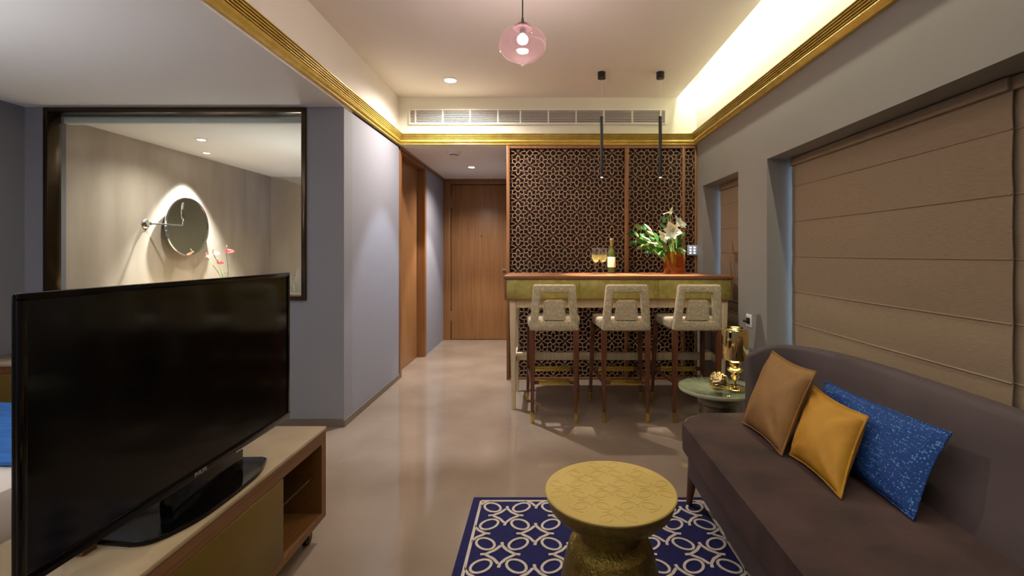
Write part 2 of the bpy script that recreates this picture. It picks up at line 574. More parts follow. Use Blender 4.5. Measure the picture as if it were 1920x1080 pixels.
# bathroom shell
b = NB(); box(b, XL - 0.05, -3.69, 3.66, 6.5, 0, 2.30)
struct('wall_bath_left', b, M['bath_stone'], 'beige marble bathroom wall carrying the round mirror')
b = NB(); box(b, XL - 0.05, XP - 0.12, 6.5, 6.62, 0, 2.30)
struct('wall_bath_far', b, M['bath_stone'], 'beige marble end wall of the bathroom')
b = NB(); box(b, XP - 0.16, XP - 0.12, 3.66, 6.5, 0, 2.30)
struct('wall_bath_right', b, M['bath_olive'], 'olive bathroom wall')

# baseboards
struct('baseboard_left', B(XL, XP, 3.494, 3.506, 0, 0.058), M['skirting'], 'low brown skirting under the bathroom glass')
struct('baseboard_passage', B(XP, XP + 0.01, 3.494, 4.84, 0, 0.050), M['skirting'], 'low taupe skirting along the passage wall')


# ---- gold mouldings (ribbed)
def moulding(depth=0.055, h=0.105):
    p = [(0, 0), (depth * 0.45, 0), (depth * 0.5, 0.004), (depth * 0.45, 0.012)]
    for k in range(5):      # lower rounded cove
        a = PI * k / 4
        p.append((depth * (0.5 + 0.28 * math.sin(a)), 0.014 + 0.036 * k / 4))
    z = 0.052
    for k in range(4):
        d = depth * (0.60 + 0.10 * k)
        p += [(d - 0.020, z), (d, z + 0.0015), (d + 0.001, z + 0.0065), (d - 0.001, z + 0.0075), (d - 0.020, z + 0.009)]
        z += 0.0125
    p += [(depth * 1.05, z), (depth * 1.05, h), (0, h)]
    return p


prof = moulding()
b = NB(); extrude_profile(b, prof, YB, YS, lambda u, v, t: (XR - u, t, 2.362 + v))
struct('trim_right', b, M['gold'], 'ribbed gold moulding along the right wall under the cove light')
b = NB(); extrude_profile(b, prof, YB, YS, lambda u, v, t: (XP + u, t, 2.350 + v))
struct('trim_left', b, M['gold'], 'ribbed gold moulding along the edge of the lower left ceiling')
b = NB(); extrude_profile(b, prof, XP + 0.002, XR - 0.002, lambda u, v, t: (t, YS - u, 2.350 + v))
struct('trim_far', b, M['gold'], 'ribbed gold moulding above the lattice screen')

# ---- wooden framing of the passage
b = NB()
box(b, XP - 0.10, XP + 0.012, 4.84, 4.90, 0, 2.345, bev=0.003)
struct('trim_3', b, M['wood_frame'], 'upright teak post at the start of the side door')
b = NB()
box(b, XP - 0.12, XP + 0.012, 5.85, 5.93, 0, 2.345, bev=0.003)
box(b, XP - 0.12, XP + 0.006, 4.90, 5.85, 2.285, 2.345)
struct('trim_4', b, M['wood_frame'], 'dark teak jamb and header of the side door')
b = NB(); box(b, XP, XP + 0.025, 4.84, 7.01, 2.318, 2.345)
struct('trim_5', b, M['wood_frame'], 'thin teak cornice along the passage ceiling')
d2 = sroot('door_2', 'teak sliding door recessed in the left passage wall', (XP - 0.09, 5.37, 0))
obj('door_panel', B(XP - 0.12, XP - 0.083, 4.88, 5.85, 0.005, 2.285), M['wood'], d2)

# entrance door
d1 = sroot('door_1', 'closed teak entrance door at the end of the passage', (-0.87, 7.03, 0))
obj('door_panel', B(-1.345, -0.40, 7.012, 7.055, 0.008, 2.262, bev=0.002), M['wood'], d1)
b = NB(); box(b, XP, -1.352, 6.985, 7.06, 0, 2.345, bev=0.002); box(b, -1.352, -0.36, 6.985, 7.06, 2.27, 2.345, bev=0.002)
obj('door_frame', b, M['wood_frame'], d1)
for z in (2.0, 0.35):
    b = NB(); tube(b, [(-1.349, 7.008, z - 0.07), (-1.349, 7.008, z + 0.07)], 0.008)
    obj('hinge', b, M['chrome'], d1)
b = NB(); tube(b, [(-0.905, 7.000, 1.527), (-0.905, 7.013, 1.527)], 0.014, 12)
obj('peephole', b, M['brass'], d1)
b = NB()
tube(b, [(-0.47, 6.99, 1.03), (-0.47, 7.013, 1.03)], 0.02, 14)
tube(b, [(-0.47, 6.985, 1.03), (-0.53, 6.98, 1.03), (-0.60, 6.98, 1.03)], 0.009, 8)
obj('door_handle', b, M['chrome'], d1)

# ================================================================== windows with roman blinds
for i, (y0, y1, zb) in enumerate(wins):
    r = sroot('window_%d' % (i + 1), ['wide window recess behind the sofa' , 'narrow window recess beside the bar'][i], (XR + 0.28, (y0 + y1) / 2, zb))
    b = NB()
    for (a0, a1, z0, z1) in ((y0, y1, zb, zb + 0.05), (y0, y1, 1.865, 1.915), (y0, y0 + 0.05, zb + 0.05, 1.865), (y1 - 0.012, y1, zb + 0.05, 1.865)):
        box(b, XR + 0.25, XR + 0.30, a0, a1, z0, z1)
    if i == 0:
        box(b, XR + 0.25, XR + 0.30, 1.70, 1.76, zb + 0.05, 1.865)
    obj('window_frame', b, M['white_plastic'], r)
    obj('window_pane', B(XR + 0.272, XR + 0.278, y0 + 0.05, y1 - 0.012, zb + 0.05, 1.865), M['pane'], r)


def blind(name, y0, y1, ztop, seams, zbot, label, x=1.700, fold=0.0):
    t = thing(name, label, 'blind', (x, (y0 + y1) / 2, zbot))
    zs = [ztop - 0.055] + seams + [zbot]
    for k in range(len(zs) - 1):
        b = NB()
        za, zc = zs[k], zs[k + 1]
        NZ, NY = 8, 24
        grid = []
        last = (k == len(zs) - 2)
        for iz in range(NZ + 1):
            f = iz / NZ
            z = za + (zc - za) * f
            row = []
            for iy in range(NY + 1):
                g = iy / NY
                y = y0 + (y1 - y0) * g
                bul = 0.0035 * math.sin(PI * f) + 0.0015 * math.sin(9 * g + k * 1.7) * math.sin(PI * f)
                dz = 0
                if last:
                    dz = 0.05 * max(0, (g - 0.93) / 0.07) ** 2 * f * (1 if i_big[0] else 0)
                row.append(b.verts.new((x - bul - fold * f * (k >= len(zs) - 3), y, z + dz)))
            grid.append(row)
        for iz in range(NZ):
            for iy in range(NY):
                b.faces.new((grid[iz][iy], grid[iz][iy + 1], grid[iz + 1][iy + 1], grid[iz + 1][iy]))
        r = bmesh.ops.extrude_face_region(b, geom=list(b.faces))
        for v in [g for g in r['geom'] if isinstance(g, bmesh.types.BMVert)]:
            v.co.x += 0.004
        obj('cloth_panel', b, M['blind'], t)
    for k, z in enumerate(seams):
        b = NB()
        tube(b, [(x - 0.001, y0 + 0.002, z), (x - 0.002, (y0 + y1) / 2, z - 0.002), (x - 0.001, y1 - 0.002, z)], 0.0036, 6)
        obj('seam', b, M['seam'], t)
    obj('head_rail', B(x - 0.02, x + 0.02, y0, y1, ztop - 0.055, ztop - 0.005, bev=0.006), M['blind'], t)
    b = NB()
    for k in range(int((y1 - y0) / 0.3) + 1):
        yy = min(y0 + 0.10 + 0.3 * k, y1 - 0.10)
        tube(b, [(x + 0.012, yy, zbot + 0.02), (x + 0.012, yy, ztop - 0.06)], 0.0015, 4)
    obj('lift_cord', b, M['white_plastic'], t)
    return t


i_big = [True]
seams = [1.72, 1.483, 1.246, 1.010, 0.795]
blind('roman_blind', 1.7382, 3.278, 1.9145, seams, 0.60, 'beige roman blind behind the sofa, the farther one, gap of blue daylight at its edge')
blind('roman_blind', -0.55, 1.800, 1.9145, seams, 0.60, 'beige roman blind nearest the viewer, at the right edge of the photo', x=1.716)
i_big = [False]
blind('roman_blind', 3.795, 4.600, 1.9145, [1.72, 1.50, 1.27, 1.05, 0.84, 0.74, 0.66], 0.556, 'narrow beige roman blind in the small recess beside the bar', fold=0.02)

# wall socket + backlit switch plate
so = thing('wall_socket', 'white wall socket with a black plug beside the lamp', 'socket', (XR - 0.004, 3.577, 0.715))
obj('face_plate', B(XR - 0.010, XR, 3.532, 3.622, 0.718, 0.812, bev=0.003), M['white_plastic'], so)
b = NB(); box(b, XR - 0.022, XR - 0.0095, 3.552, 3.594, 0.742, 0.788, bev=0.003); tube(b, [(XR - 0.022, 3.575, 0.762), (XR - 0.045, 3.59, 0.762)], 0.010)
obj('plug', b, M['black'], so)
sp = thing('switch_plate', 'square backlit touch switch plate on the right end of the screen', 'switch', (1.487, 4.787, 1.25))
obj('face_plate', B(1.436, 1.540 - 0.004, 4.785, 4.797, 1.245, 1.347, bev=0.003), M['panel_lit'], sp)
obj('backing_plate', B(1.432, 1.537, 4.794, 4.799, 1.240, 1.350), M['black'], sp)
for cx in (1.466, 1.506):
    for k in range(3):
        obj('button', B(cx - 0.010, cx + 0.010, 4.782, 4.786, 1.262 + 0.027 * k, 1.276 + 0.027 * k, bev=0.002), M['led_blue'], sp)

# ================================================================== air vent
v = thing('air_vent', 'long white slatted air vent above the gold moulding', 'vent', (-0.06, YS - 0.01, 2.552))
x0, x1, z0, z1 = -1.345, 1.228, 2.555, 2.706
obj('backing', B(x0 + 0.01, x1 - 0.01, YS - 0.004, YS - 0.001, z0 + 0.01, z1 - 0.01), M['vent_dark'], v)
b = NB()
box(b, x0, x1, YS - 0.022, YS, z1 - 0.012, z1); box(b, x0, x1, YS - 0.022, YS, z0, z0 + 0.012)
box(b, x0, x0 + 0.012, YS - 0.022, YS, z0 + 0.012, z1 - 0.012); box(b, x1 - 0.012, x1, YS - 0.022, YS, z0 + 0.012, z1 - 0.012)
obj('vent_frame', b, M['vent'], v)
for k in range(9):
    zz = z0 + 0.018 + k * (z1 - z0 - 0.032) / 8.6
    b = NB()
    vs = [b.verts.new(p) for p in ((x0 + .01, YS - .018, zz - 0.001), (x1 - .01, YS - .018, zz - 0.001), (x1 - .01, YS - .018, zz + .004), (x0 + .01, YS - .018, zz + .004),
                                   (x0 + .01, YS - .008, zz - 0.001), (x1 - .01, YS - .008, zz - 0.001), (x1 - .01, YS - .008, zz + .004), (x0 + .01, YS - .008, zz + .004))]
    for f in ((0, 1, 2, 3), (4, 5, 6, 7), (0, 1, 5, 4), (3, 2, 6, 7), (0, 3, 7, 4), (1, 2, 6, 5)):
        b.faces.new([vs[q] for q in f])
    obj('slat', b, M['vent'], v, smooth=False)
for px in (780, 831, 882, 934, 976, 1028, 1080, 1132, 1185, 1238):
    xx = (px - 1019) / 186.6
    obj('divider', B(xx - 0.007, xx + 0.007, YS - 0.020, YS - 0.004, z0 + 0.01, z1 - 0.01), M['vent'], v, smooth=False)


# ================================================================== ceiling fittings
def downlight(x, y, z, label, r=0.045):
    t = thing('downlight', label, 'ceiling light', (x, y, z))
    b = NB(); lathe(b, [(r, -0.001), (r * 1.35, -0.001), (r * 1.35, -0.005), (r, -0.008), (r, -0.001)], (x, y, z), 28)
    obj('trim_ring', b, M['white_plastic'], t)
    b = NB(); lathe(b, [(0, -0.004), (r, -0.004), (r, -0.002), (0, -0.002)], (x, y, z), 28)
    obj('diffuser', b, M['disc_on'], t)


downlight(-0.84, 4.33, ZC, 'lit recessed downlight in the high ceiling left of the pendant', 0.052)
downlight(-0.90, 6.00, 2.345, 'lit recessed downlight in the entry passage ceiling', 0.040)
downlight(-3.10, 4.35, 2.30, 'bathroom ceiling downlight, the nearer of two behind the glass', 0.035)
downlight(-3.46, 4.93, 2.30, 'bathroom ceiling downlight right above the round mirror', 0.030)
sd = thing('smoke_detector', 'round white smoke detector on the entry passage ceiling', 'detector', (-0.955, 5.12, 2.345))
b = NB(); lathe(b, [(0, 0), (0.070, 0), (0.070, -0.012), (0.058, -0.022), (0, -0.024)], (-0.955, 5.12, 2.345), 28)
obj('base', b, M['white_plastic'], sd)
b = NB(); lathe(b, [(0, -0.022), (0.040, -0.022), (0.036, -0.044), (0.02, -0.048), (0, -0.048)], (-0.955, 5.12, 2.345), 24)
obj('sensor_dome', b, M['white_plastic'], sd)
b = NB(); lathe(b, [(0.0405, -0.030), (0.0415, -0.033), (0.0405, -0.037)], (-0.955, 5.12, 2.345), 24)
obj('sensor_slot', b, M['black'], sd)
# glass pendant
pc = (-0.113, 2.6, 0)
p = thing('glass_pendant', 'rose glass onion-shaped pendant lamp on a thin cord', 'pendant lamp', (pc[0], pc[1], 2.28))
b = NB()
R0 = 0.132
outer = []
for k in range(25):
    a = PI * 0.115 + (PI * 0.90 - PI * 0.115) * k / 24
    outer.append((R0 * math.sin(a) ** 0.92, 2.399 + 0.094 * math.cos(a)))
outer += [(0.032, 2.3060), (0.024, 2.3010), (0.016, 2.2930), (0.008, 2.2850), (0.003, 2.2815), (0, 2.281)]
lathe(b, outer, pc, 56)
bmesh.ops.recalc_face_normals(b, faces=b.faces)
obj('glass_shade', b, M['rose_glass'], p)
b = NB(); lathe(b, [(0.0, 2.545), (0.006, 2.543), (0.007, 2.530), (0.010, 2.518), (0.020, 2.512), (0.036, 2.503), (0.046, 2.492), (0.048, 2.484), (0.0, 2.484)], pc, 32)
obj('cap', b, pbr('mauve_metal', rgb(120, 84, 86), rough=0.35, metal=0.6), p)
b = NB(); tube(b, [(pc[0], pc[1], 2.54), (pc[0], pc[1], ZC)], 0.0035, 8)
obj('cord', b, M['black'], p)
b = NB(); lathe(b, [(0, 2.484), (0.014, 2.480), (0.016, 2.465), (0.014, 2.455), (0, 2.455)], pc, 16)
obj('socket', b, M['black'], p)
b = NB(); lathe(b, [(0, 2.455), (0.012, 2.452), (0.026, 2.438), (0.030, 2.424), (0.024, 2.408), (0.010, 2.400), (0, 2.399)], pc, 24)
obj('bulb', b, M['lamp_on'], p)
b = NB(); lathe(b, [(0, ZC - 0.03), (0.05, ZC - 0.028), (0.055, ZC), (0, ZC)], pc, 28)
obj('ceiling_rose', b, M['white_plastic'], p)

# two black tube pendants
for x, lab in ((0.503, 'black tube pendant over the bar, left one above the wine glasses'), (1.010, 'black tube pendant over the bar, right one nearer the flowers')):
    t = thing('tube_pendant', lab, 'pendant lamp', (x, 4.15, 1.92))
    b = NB(); lathe(b, [(0, ZC), (0.034, ZC), (0.034, ZC - 0.055), (0, ZC - 0.055)], (x, 4.15, 0), 24)
    obj('canopy', b, M['black'], t)
    b = NB(); tube(b, [(x, 4.15, 2.44), (x, 4.15, ZC - 0.05)], 0.0012, 6)
    obj('wire', b, M['vent'], t)
    b = NB(); lathe(b, [(0, 2.447), (0.014, 2.447), (0.014, 1.922), (0.011, 1.922), (0.011, 1.93), (0, 1.93)], (x, 4.15, 0), 20)
    obj('tube_body', b, M['black'], t)
    b = NB(); lathe(b, [(0, 1.918), (0.008, 1.919), (0.009, 1.926), (0, 1.928)], (x, 4.15, 0), 14)
    obj('lens', b, M['led_tip'], t)


# ================================================================== lattice screen
def ring(bm, cx, cy, a, bb, ang, wd, put, n=14, depth=0.008):
    ca, sa = math.cos(ang), math.sin(ang)
    loops = []
    for (ra, rb, d) in ((a + wd / 2, bb + wd / 2, depth), (a + wd / 2, bb + wd / 2, 0), (a - wd / 2, bb - wd / 2, 0), (a - wd / 2, bb - wd / 2, depth)):
        L = []
        for k in range(n):
            t = 2 * PI * k / n
            u, vv = ra * math.cos(t), rb * math.sin(t)
            L.append(bm.verts.new(put(cx + u * ca - vv * sa, cy + u * sa + vv * ca, d)))
        loops.append(L)
    for A, Bq in zip(loops, loops[1:]):
        for k in range(n):
            j = (k + 1) % n
            bm.faces.new((A[k], A[j], Bq[j], Bq[k]))


def strip(bm, p0, p1, wd, put, depth=0.008):
    dx, dy = p1[0] - p0[0], p1[1] - p0[1]
    l = math.hypot(dx, dy)
    nx, ny = -dy / l * wd / 2, dx / l * wd / 2
    c = [(p0[0] + nx, p0[1] + ny), (p0[0] - nx, p0[1] - ny), (p1[0] - nx, p1[1] - ny), (p1[0] + nx, p1[1] + ny)]
    f = [bm.verts.new(put(x, y, 0)) for x, y in c]
    g = [bm.verts.new(put(x, y, depth)) for x, y in c]
    bm.faces.new(f)
    for k in range(4):
        j = (k + 1) % 4
        bm.faces.new((f[k], f[j], g[j], g[k]))


scr = thing('lattice_screen', 'tall carved wooden lattice screen behind the bar', 'screen', (0.585, 4.84, 0))
obj('back_panel', B(-0.368, 1.536, 4.862, 4.888, 0.005, 2.34), M['lattice_back'], scr)
zt, zb_ = 2.345, 0.0
posts = [(-0.370, -0.338), (0.815, 0.853), (1.392, 1.420), (1.516, 1.536)]
for k, (a, c) in enumerate(posts):
    obj('stile', B(a, c, 4.800, 4.862, 0.0, zt, bev=0.002), M['wood_frame'], scr)
for a, c in zip(posts, posts[1:]):
    obj('rail', B(a[1], c[0], 4.803, 4.862, zt - 0.028, zt), M['wood_frame'], scr)
    obj('rail', B(a[1], c[0], 4.803, 4.862, 0.0, 0.022), M['wood_frame'], scr)
Lp = 0.236
for a, c in zip(posts, posts[1:]):
    xa, xb = a[1], c[0]
    b = NB()

    def put(x, z, d, xa=xa, xb=xb):
        return (min(max(x, xa), xb), 4.822 + d, min(max(z, 0.02), zt - 0.026))

    # lattice origin: 8-point star of panel 1 at px(993.3,287.4)
    ox, oz = (993.3 - 1019) / 186.6, 1.27 + (474 - 287.4) / 186.6
    q = Lp / 4
    for i in range(-3, 10):
        for j in range(-10, 4):
            for (sx, sz) in ((0, 0), (0.5, 0.5)):
                X, Z = ox + (i + sx) * Lp, oz + (j + sz) * Lp
                items = []
                for k in range(4):
                    t = k * PI / 2
                    items.append((X + q * math.cos(t), Z + q * math.sin(t), 0.031, 0.0195, t))
                    for dd in (0.34 * 1.0,):
                        t2 = t + PI / 4
                        items.append((X + 0.0505 * math.cos(t2), Z + 0.0505 * math.sin(t2), 0.026, 0.0195, t2))
                for (cx, cz, ra, rb, t) in items:
                    if xa - 0.025 < cx < xb + 0.025 and 0.0 < cz < zt:
                        ring(b, cx, cz, ra, rb, t, 0.0068, put, n=12)
                # crossing node beside the star
                for (bx, bz) in ((X + Lp / 2, Z),):
                    if xa - 0.02 < bx < xb + 0.02 and 0.0 < bz < zt:
                        for s in (1, -1):
                            for sg in (1, -1):
                                e = 0.030
                                strip(b, (bx - sg * 0.016, bz), (bx + sg * e * 0.55, bz + s * e * 1.15), 0.006, put)
                                strip(b, (bx - sg * 0.0, bz + s * 0.016), (bx + sg * e * 1.15, bz - s * e * 0.55 + s * 0.004), 0.006, put)
    o = obj('lattice', b, M['lattice'], scr, smooth=False)
    o['kind'] = 'stuff'

# ================================================================== bar counter
bar = thing('bar_counter', 'high bar table with teak top, etched brass front and pale wood legs', 'bar table', (0.6, 4.18, 0))
obj('table_top', B(-0.32, 1.534, 3.868, 4.50, 1.060, 1.083, bev=0.003), M['wood_h'], bar)
b = NB()
box(b, -0.315, 1.530, 3.878, 3.91, 1.052, 1.060); box(b, -0.315, 1.530, 3.878, 3.91, 0.886, 0.898)
box(b, -0.315, -0.300, 3.878, 3.91, 0.898, 1.052); box(b, 1.515, 1.530, 3.878, 3.91, 0.898, 1.052)
box(b, -0.315, -0.290, 3.91, 4.48, 0.886, 1.060); box(b, 1.505, 1.530, 3.91, 4.48, 0.886, 1.060)
box(b, -0.29, 1.505, 4.455, 4.48, 0.886, 1.060); box(b, -0.29, 1.505, 3.91, 4.455, 0.886, 0.900)
obj('fascia_frame', b, M['wood_frame'], bar)
for a, c in ((-0.300, 0.292), (0.294, 0.930), (0.932, 1.515)):
    obj('brass_panel', B(a, c, 3.884, 3.893, 0.898, 1.052, bev=0.001), M['brass_panel'], bar)
b = NB()
box(b, -0.27, 1.49, 3.92, 3.95, 0.822, 0.886); box(b, -0.27, 1.49, 4.40, 4.43, 0.822, 0.886)
box(b, -0.27, -0.24, 3.95, 4.40, 0.822, 0.886); box(b, 1.46, 1.49, 3.95, 4.40, 0.822, 0.886)
obj('apron', b, M['bar_cream'], bar)
for x, xf in ((-0.250, -0.243), (1.475, 1.445)):
    for y, yf in ((3.925, 3.905), (4.41, 4.40)):
        b = NB(); taper(b, (xf, yf, 0), (x, y, 0.886), (0.016, 0.016), (0.027, 0.024))
        obj('leg', b, M['bar_cream'], bar)
for x in (-0.245, 1.46):
    obj('side_rail', B(x - 0.015, x + 0.015, 3.93, 4.39, 0.345, 0.405, bev=0.003), M['bar_cream'], bar)
obj('foot_rail', B(-0.24, 1.455, 4.135, 4.175, 0.345, 0.408, bev=0.003), M['bar_cream'], bar)


# ================================================================== bar stools
def frame_bm(b, outer, inner, y0, y1, lean, bev):
    def P(p, y):
        return (p[0], y - (p[1] - 0.69) * lean, p[1])
    fo = [b.verts.new(P(p, y0)) for p in outer]; fi = [b.verts.new(P(p, y0)) for p in inner]
    bo = [b.verts.new(P(p, y1)) for p in outer]; bi = [b.verts.new(P(p, y1)) for p in inner]
    hard = []
    for k in range(4):
        j = (k + 1) % 4
        b.faces.new((fo[k], fo[j], fi[j], fi[k])); b.faces.new((bo[j], bo[k], bi[k], bi[j]))
        b.faces.new((fo[j], fo[k], bo[k], bo[j])); b.faces.new((fi[k], fi[j], bi[j], bi[k]))
    for e in list(b.edges):
        same = any(e.verts[0] in g and e.verts[1] in g for g in (fo, fi, bo, bi))
        cross = (e.verts[0] in fo and e.verts[1] in bo) or (e.verts[1] in fo and e.verts[0] in bo)
        if same or cross:
            hard.append(e)
    bmesh.ops.bevel(b, geom=hard, offset=bev, segments=3, affect='EDGES', profile=0.5)
    return b


def make_stool(cx, label):
    t = thing('bar_stool', label, 'bar stool', (cx, 3.82, 0), 'upholstered bar stools along the bar')
    LEAN = 0.16
    yb = 3.575
    b = NB()
    frame_bm(b, [(cx - .183, .690), (cx + .183, .690), (cx + .155, 1.037), (cx - .155, 1.037)],
             [(cx - .118, .765), (cx + .118, .765), (cx + .098, .976), (cx - .098, .976)], yb - 0.028, yb + 0.034, LEAN, 0.016)
    obj('backrest', b, M['tweed'], t)
    b = NB()
    def P(x, z, y):
        return (x, y - (z - .69) * LEAN, z)
    vs = []
    for y in (yb - 0.022, yb + 0.03):
        vs.append([b.verts.new(P(cx + sx, z, y)) for sx, z in ((-.087, .760), (.087, .760), (.075, .922), (-.075, .922))])
    b.faces.new(vs[0]); b.faces.new(vs[1][::-1])
    for k in range(4):
        j = (k + 1) % 4
        b.faces.new((vs[0][j], vs[0][k], vs[1][k], vs[1][j]))
    bmesh.ops.bevel(b, geom=list(b.edges), offset=0.013, segments=3, affect='EDGES')
    obj('lumbar_pad', b, M['tweed'], t)
    b = NB()
    poly = [(cx - .185, yb + 0.02), (cx + .185, yb + 0.02), (cx + .215, 3.90), (cx + .200, 4.075), (cx - .200, 4.075), (cx - .215, 3.90)]
    prism(b, poly, 0.690, 0.770, bev=0.022, seg=3)
    obj('seat', b, M['seat_cloth'], t)
    for s in (-1, 1):
        b = NB(); taper(b, (cx + s * .162, 3.588, 0.082), (cx + s * .163, 3.572, 0.700), (.013, .014), (.022, .020))
        l = obj('leg', b, M['wood_dark'], t)
        b = NB(); taper(b, (cx + s * .162, 3.590, 0), (cx + s * .162, 3.588, 0.083), (.0125, .0135), (.0145, .0155), 0.002)
        obj('brass_tip', b, M['brass'], l)
        b = NB()
        taper(b, (cx + s * .214, 4.098, 0.082), (cx + s * .196, 4.035, 0.700), (.012, .012), (.021, .019))
        l = obj('leg', b, M['wood_dark'], t)
        b = NB(); taper(b, (cx + s * .216, 4.105, 0), (cx + s * .214, 4.098, 0.083), (.0115, .0115), (.0135, .0135), 0.002)
        obj('brass_tip', b, M['brass'], l)
        b = NB(); tube(b, [(cx + s * .164, 3.585, 0.30), (cx + s * .208, 4.075, 0.29)], 0.012, 8)
        obj('side_stretcher', b, M['wood_dark'], t)
    b = NB(); box(b, cx - .150, cx + .150, 3.574, 3.596, 0.289, 0.317, bev=.003)
    l = obj('rear_stretcher', b, M['wood_dark'], t)
    obj('brass_sleeve', B(cx - .116, cx + .116, 3.571, 3.599, 0.285, 0.321, bev=.003), M['brass'], l)
    b = NB(); box(b, cx - .195, cx + .195, 4.062, 4.084, 0.272, 0.302, bev=.003)
    l = obj('foot_rest', b, M['wood_dark'], t)
    obj('brass_sleeve', B(cx - .150, cx + .150, 4.059, 4.087, 0.268, 0.306, bev=.003), M['brass'], l)
    return t


st = make_stool(0.080, 'woven cream bar stool, leftmost, nearest the passage')
dup(st, (0.614, 3.82, 0), 'woven cream bar stool in the middle of the three')
dup(st, (1.142, 3.82, 0), 'woven cream bar stool, rightmost, beside the gold lamp')

# ================================================================== things on the bar
ZB = 1.083


def wine_glass(x, y, label):
    t = thing('wine_glass', label, 'wine glass', (x, y, ZB), 'wine glasses on the bar')
    b = NB()
    lathe(b, [(0, 0.0), (0.034, 0.0), (0.034, 0.002), (0.010, 0.006), (0.004, 0.012), (0.0035, 0.085), (0.006, 0.096),
              (0.020, 0.108), (0.034, 0.130), (0.039, 0.155), (0.039, 0.185), (0.034, 0.232), (0.0325, 0.232), (0.0375, 0.185), (0.0375, 0.155), (0.0325, 0.131), (0.019, 0.110), (0, 0.100)], (x, y, ZB), 28)
    obj('glass_body', b, M['clear'], t)
    b = NB()
    lathe(b, [(0, 0.102), (0.018, 0.111), (0.0315, 0.132), (0.0368, 0.155), (0.0368, 0.172), (0, 0.172)], (x, y, ZB), 24)
    obj('white_wine', b, M['wine'], t)
    return t


wine_glass(0.462, 4.23, 'stemmed glass of white wine on the bar, the left one')
wine_glass(0.532, 4.30, 'stemmed glass of white wine on the bar, the one beside the bottle')
bt = thing('wine_bottle', 'dark green wine bottle with cream label and gold neck foil on the bar', 'bottle', (0.624, 4.40, ZB))
b = NB(); lathe(b, [(0, 0.003), (0.030, 0), (0.036, 0.006), (0.037, 0.185), (0.034, 0.205), (0.022, 0.228), (0.0145, 0.245), (0.0135, 0.30), (0, 0.30)], (0.624, 4.40, ZB), 28)
obj('glass_body', b, M['bottle'], bt)
b = NB(); lathe(b, [(0.0376, 0.055), (0.0378, 0.056), (0.0378, 0.148), (0.0376, 0.149)], (0.624, 4.40, ZB), 28)
obj('paper_label', b, M['paper'], bt)
b = NB(); lathe(b, [(0.0160, 0.247), (0.0155, 0.312), (0.0155, 0.316), (0, 0.316)], (0.624, 4.40, ZB), 20)
obj('neck_foil', b, M['foil'], bt)
b = NB(); lathe(b, [(0.0162, 0.306), (0.0162, 0.319), (0.0, 0.319)], (0.624, 4.40, ZB), 20)
obj('cap', b, M['cap_white'], bt)

# vase with flowers
vx, vy = 1.163, 4.28
va = thing('glass_vase', 'square-ish amber glass vase holding lilies on the bar', 'vase', (vx, vy, ZB))
b = NB()
sq = []
for (r, z) in [(0.0, 0.0), (0.078, 0.0), (0.090, 0.012), (0.096, 0.06), (0.098, 0.20), (0.094, 0.20), (0.091, 0.06), (0.084, 0.022), (0.0, 0.018)]:
    sq.append((r, z))
lathe(b, sq, (vx, vy, ZB), 36)
for vv in b.verts:   # squared rounding
    dx, dy = vv.co.x - vx, vv.co.y - vy
    r = math.hypot(dx, dy)
    if r > 1e-4:
        a = math.atan2(dy, dx)
        k = (abs(math.cos(a)) ** 4 + abs(math.sin(a)) ** 4) ** (-0.25)
        vv.co.x = vx + dx * (0.35 + 0.65 * k) * 0.93
        vv.co.y = vy + dy * (0.35 + 0.65 * k) * 0.93
obj('glass_body', b, M['amber_glass'], va)


def leafmesh(b, p0, p1, wd, droop=0.0, n=7, side=None, cup=0.15):
    p0, p1 = Vector(p0), Vector(p1)
    d = p1 - p0
    sd = (side or d.cross(Vector((0, -1, 0.2)))).normalized()
    nrm = sd.cross(d).normalized()
    prev = None
    for k in range(n + 1):
        f = k / n
        c = p0 + d * f + Vector((0, 0, -droop * f * f))
        ww = wd * (math.sin(PI * min(1, f * 0.93 + 0.05)) ** 0.8)
        row = [b.verts.new(c - sd * ww + nrm * ww * cup * 2), b.verts.new(c), b.verts.new(c + sd * ww + nrm * ww * cup * 2)]
        if prev:
            b.faces.new((prev[0], prev[1], row[1], row[0]))
            b.faces.new((prev[1], prev[2], row[2], row[1]))
        prev = row
    return b


def bw(px, py, d):      # photograph point at a chosen depth -> world
    return Vector(((px - 1019) * d / 900, d, 1.27 + (474 - py) * d / 900))


def stem(parent, name, a, c, r=0.004, bend=0.02, mat='green_stem'):
    a, c = Vector(a), Vector(c)
    mid = (a + c) / 2 + Vector((bend, 0, 0.01))
    b = NB(); tube(b, [a, (a + mid) / 2 + Vector((bend * .2, 0, 0)), mid, (mid + c) / 2, c], r, 6)
    return obj(name, b, M[mat], parent)


VB = Vector((vx, vy, ZB + 0.03))


